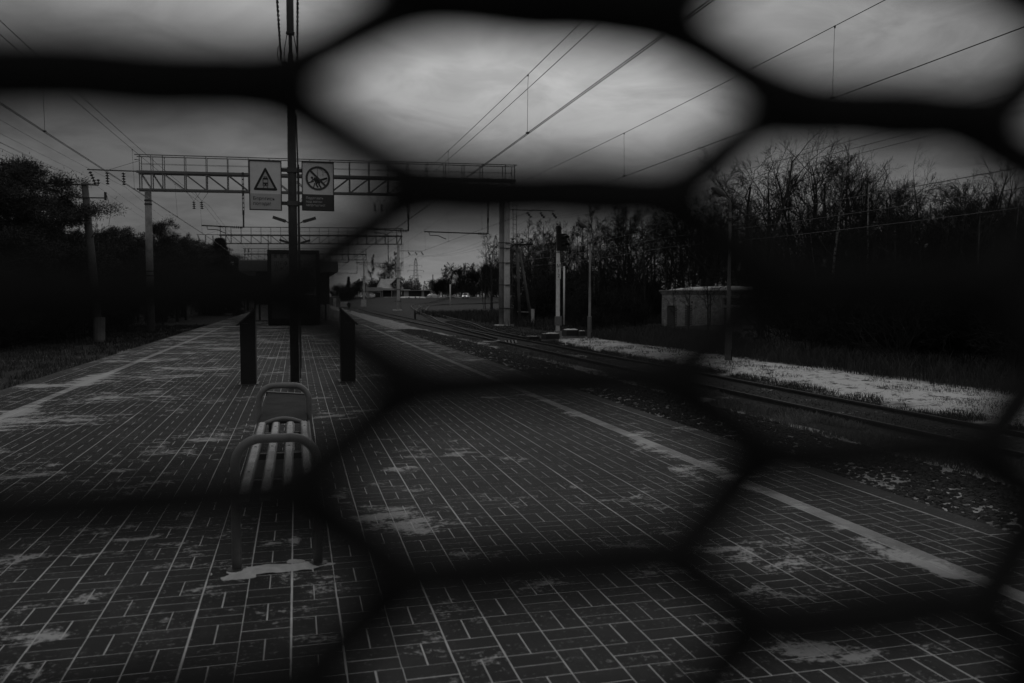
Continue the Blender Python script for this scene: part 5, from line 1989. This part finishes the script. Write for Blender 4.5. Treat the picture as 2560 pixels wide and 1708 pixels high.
def build_right_wood():
    rw = random.Random(44)
    lab = lambda k, px: {'slim': ('bare_tree', 'slender leafless tree of the right wood ' + zone(px), 'tree', 'slender bare trees ' + zone(px)),
           'birch': ('birch_tree', 'leafless pale-trunked birch of the right wood ' + zone(px), 'tree', 'birches of the wood ' + zone(px)),
           'broad': ('bare_tree', 'spreading leafless tree of the right wood ' + zone(px), 'tree', 'spreading trees ' + zone(px))}[k]
    # the big ones that stand out by shape
    for (px, py, Y, kd, name, label, wide) in ((1912, 352, 38, 'broad_a', 'bare_tree', 'tall spreading bare tree right behind the head of the nearest street lamp', 1.05),
                                           (2004, 348, 41, 'broad_c', 'bare_tree', 'second tall spreading bare tree, just right of the one behind the street lamp', .9),
                                           (2105, 338, 39, 'broad_b', 'bare_tree', 'tallest bushy-crowned bare tree, rising behind the forking birch', .9),
                                           (2195, 395, 37, 'broad_c', 'bare_tree', 'leaning spreading bare tree behind the thin dotted birch', 1.0),
                                           (1778, 440, 60, 'broad_b', 'bare_tree', 'broad bare tree far behind the left end of the brick hut', 1.1),
                                           (2345, 420, 33, 'broad_a', 'bare_tree', 'broad bare tree right of the birches with a rounded crown', .8),
                                           (2460, 405, 30, 'broad_c', 'bare_tree', 'broad bare tree nearest the right edge of the view', .8),
                                           (2078, 372, 33, 'birch_a', 'birch_tree', 'pale-trunked birch standing in front of the right wood, forking upwards', 1.0),
                                           (2190, 420, 31, 'birch_b', 'birch_tree', 'thin birch with a pale dotted trunk right of the forking birch', .9)):
        p = at_y(px, py, Y)
        z = float(gz(p.x, Y))
        plant(kd, p.x, Y, p.z - z, name, label, 'tree', None, z=z, wide=wide)
    x = 1215.0
    while x < 2720:
        for k in range(2):
            px = x + rw.uniform(-9, 9)
            d = ray(px, 743)
            az = math.atan2(d[0], d[1])
            near = 23.5 / max(math.sin(az), .2)                 # the edge of the wood runs along the track
            dist = min(near * rw.uniform(1.0, 1.45), 105)
            if px < 1480:
                dist = rw.uniform(72, 110) + (1480 - px) * .15
            X, Y = dist * math.sin(az), dist * math.cos(az)
            if 1625 < px < 1960 and dist < 68:
                dist = rw.uniform(69, 84)
                X, Y = dist * math.sin(az), dist * math.cos(az)
            top = top_line(px) + abs(rw.gauss(0, 38)) - (40 if rw.random() < .12 else 0) + (25 if k else 0)
            zt = at_y(px, top, Y).z
            kd = rw.choices(['slim_a', 'slim_b', 'slim_c', 'birch_a', 'birch_b', 'broad_b'], [5, 5, 5, 1, 1, 2])[0]
            z = float(gz(X, Y))
            L = lab(kd.split('_')[0], px)
            plant(kd, X, Y, max(zt - z, 4), L[0], L[1], L[2], L[3], z=z, wide=rw.uniform(.75, 1.15))
        x += rw.uniform(13, 21)
    # a second rank deeper in the wood
    x = 1230.0
    while x < 2760:
        d = ray(x, 743)
        az = math.atan2(d[0], d[1])
        dist = 40 / max(math.sin(az), .28) * rw.uniform(1.0, 1.5)
        X, Y = dist * math.sin(az), dist * math.cos(az)
        zt = at_y(x, top_line(x) + 45 + rw.uniform(0, 55), Y).z
        z = float(gz(X, Y))
        kd = rw.choice(['slim_a', 'slim_b', 'slim_c'])
        plant(kd, X, Y, max(zt - z, 5), *lab('slim', x), z=z, wide=1.2)
        x += rw.uniform(14, 24)
    # thicket along the foot of the wood
    for i in range(150):
        px = rw.uniform(1330, 2740)
        d = ray(px, 743)
        az = math.atan2(d[0], d[1])
        dist = 18.4 / max(math.sin(az), .2) * rw.uniform(1.0, 1.55)
        X, Y = dist * math.sin(az), dist * math.cos(az)
        if 1610 < px < 1950 and dist < 66:
            continue
        if Y > 95:
            continue
        plant(rw.choice(['bush_a', 'bush_b', 'bush_c']), X, Y, rw.uniform(1.4, 3.6), 'bare_bush', 'leafless thicket bush at the wood edge ' + zone(px), 'bush', 'thicket ' + zone(px))
    for i in range(44):
        px = rw.uniform(1255, 1660)
        dist = rw.uniform(70, 116)
        d = ray(px, 743)
        az = math.atan2(d[0], d[1])
        plant(rw.choice(['bush_a', 'bush_b', 'bush_c']), dist * math.sin(az), dist * math.cos(az), rw.uniform(3.2, 5.2), 'bare_bush', 'tall leafless shrub among the trunks ' + zone(px), 'bush', 'shrubs among the trunks ' + zone(px), wide=1.3)
    for k, (px, Y, h) in enumerate(((1722, 47.5, 4.4), (1772, 46, 5.2), (1690, 49, 3.2))):
        p = at_y(px, 743, Y)
        plant(('slim_a', 'slim_c', 'slim_b')[k], p.x, Y, h, 'sapling', ('thin leafless sapling before the middle of the brick hut wall', 'taller leafless sapling before the hut, nearer its dark gate', 'smallest leafless sapling before the doors of the brick hut')[k], 'tree', 'saplings before the brick hut', wide=.9)


build_right_wood()


def build_centre_trees():
    rw = random.Random(5)
    for (px, top, Y, kd, wide, label) in ((923, 634, 312, 'far_b', .62, 'narrow bare tree with a tall spire crown left of the timber house'), (966, 642, 326, 'far_c', .8, 'round-crowned bare tree behind the timber house roof'),
                                          (996, 630, 322, 'far_a', 1.1, 'tall bare tree just behind the second right mast'), (871, 690, 330, 'spruce_a', .9, 'small dark spruce far beside the pavilion')):
        p = at_y(px, top, Y)
        plant(kd, p.x, Y, p.z - .6, 'bare_tree' if kd[0] != 's' or kd[1] == 'l' else 'spruce_tree', label, 'tree', z=.6, wide=wide)
    x = 830.0
    while x < 1260:
        Y = rw.uniform(314, 390)
        top = float(np.interp(x, [830, 860, 900, 940, 1010, 1040, 1075, 1095, 1130, 1160, 1200, 1260], [712, 706, 690, 690, 690, 688, 700, 690, 655, 650, 662, 640])) + abs(rw.gauss(0, 9))
        p = at_y(x, top, Y)
        if x > 1085:
            Y = rw.uniform(285, 345) if x > 1110 else 310
            p = at_y(x, top, Y)
        z = float(gz(p.x, Y))
        kd = rw.choice(['far_a', 'far_b', 'far_c'])
        plant(kd, p.x, Y, max(p.z - z, 4), 'bare_tree', 'distant leafless tree on the skyline around the timber house', 'tree', 'distant trees around the house', z=z, wide=1.25)
        x += rw.uniform(4.5, 8.5)
    for i in range(46):
        px = rw.uniform(835, 1300)
        Y = rw.uniform(306, 345) if px < 1090 else rw.uniform(284, 335)
        p = at_y(px, 743, Y)
        plant(rw.choice(['bush_a', 'bush_b', 'bush_c']), p.x, Y, rw.uniform(3.0, 5.2) * 1.3, 'bare_bush', 'leafless bush in the far belt of scrub around the timber house', 'bush', 'scrub around the house', wide=1.3)


build_centre_trees()


def lzone(px):
    z = [(215, 'left of the leaning utility pole'), (372, 'between utility pole and gantry mast'), (560, 'right of the left gantry mast')]
    return next((t for lim, t in z if px < lim), 'left of the advertising board')


def build_left_wood():
    rw = random.Random(15)
    P = [(20, 384, 50, 'pine_a', 1.15, 'tallest dark pine at the left edge of the view'), (72, 392, 47, 'pine_b', 1.0, 'broad dark pine next to the left edge, crown above the wires'), (150, 462, 53, 'pine_c', 1.25, 'lower flat-topped pine just left of the leaning utility pole'),
         (-40, 420, 44, 'pine_b', 1.2, 'dark pine cut by the left edge of the view'), (402, 545, 78, 'pine_a', .75, 'round-topped dark pine right of the left gantry mast'), (265, 566, 66, 'pine_b', .9, 'low dark pine between the utility pole and the gantry mast'),
         (300, 568, 70, 'pine_c', .9, 'flat dark pine left of the gantry mast'), (550, 590, 118, 'spruce_a', 1.3, 'dark conifer under the left end of the second gantry')]
    for px, top, Y, kd, wide, label in P:
        p = at_y(px, top, Y)
        z = float(gz(p.x, Y))
        plant(kd, p.x, Y, p.z - z, 'pine_tree' if kd[0] == 'p' else 'spruce_tree', label, 'tree', z=z, wide=wide)
    # birch thicket and line of trees running away along the left track
    p = at_y(252, 550, 58)
    plant('birch_a', p.x, 58, p.z + .9, 'birch_tree', 'pale leafless birch right of the leaning utility pole', 'tree', z=-.9, wide=.8)
    tops = ([0, 110, 180, 240, 320, 360, 400, 440, 480, 520, 560, 600, 640, 680, 735], [600, 560, 570, 585, 588, 575, 585, 585, 600, 600, 625, 640, 660, 680, 700])
    x = -40.0
    while x < 735:
        for k in range(2):
            px = x + rw.uniform(-6, 6)
            Y = float(np.interp(px, [0, 200, 350, 450, 550, 640, 735], [46, 56, 72, 88, 118, 170, 260])) * rw.uniform(1.0, 1.25)
            p = at_y(px, float(np.interp(px, *tops)) + abs(rw.gauss(0, 10)) + 14 * k, Y)
            z = float(gz(p.x, Y))
            if rw.random() < .55:
                plant(rw.choice(['pine_a', 'pine_b', 'pine_c']), p.x, Y, max(p.z - z, 3), 'pine_tree', 'dark evergreen in the left tree belt, ' + lzone(px), 'tree', 'evergreens ' + lzone(px), z=z, wide=rw.uniform(1.1, 1.6))
            else:
                plant(rw.choice(['slim_a', 'slim_b', 'slim_c', 'birch_b']), p.x, Y, max(p.z - z, 3) * 1.06, 'bare_tree', 'leafless tree in the left tree belt, ' + lzone(px), 'tree', 'bare trees ' + lzone(px), z=z, wide=1.15)
        x += rw.uniform(13, 22)
    for i in range(80):
        px = rw.uniform(-80, 700)
        Y = float(np.interp(px, [0, 200, 350, 450, 550, 640, 735], [40, 50, 66, 84, 112, 160, 240])) * rw.uniform(.98, 1.3)
        p = at_y(px, 743, Y)
        if p.x > -11.2:
            continue
        plant(rw.choice(['bush_a', 'bush_b', 'bush_c']), p.x, Y, rw.uniform(1.6, 3.6), 'bare_bush', 'leafless bush under the left tree belt, ' + lzone(px), 'bush', 'scrub ' + lzone(px), wide=1.2)


build_left_wood()
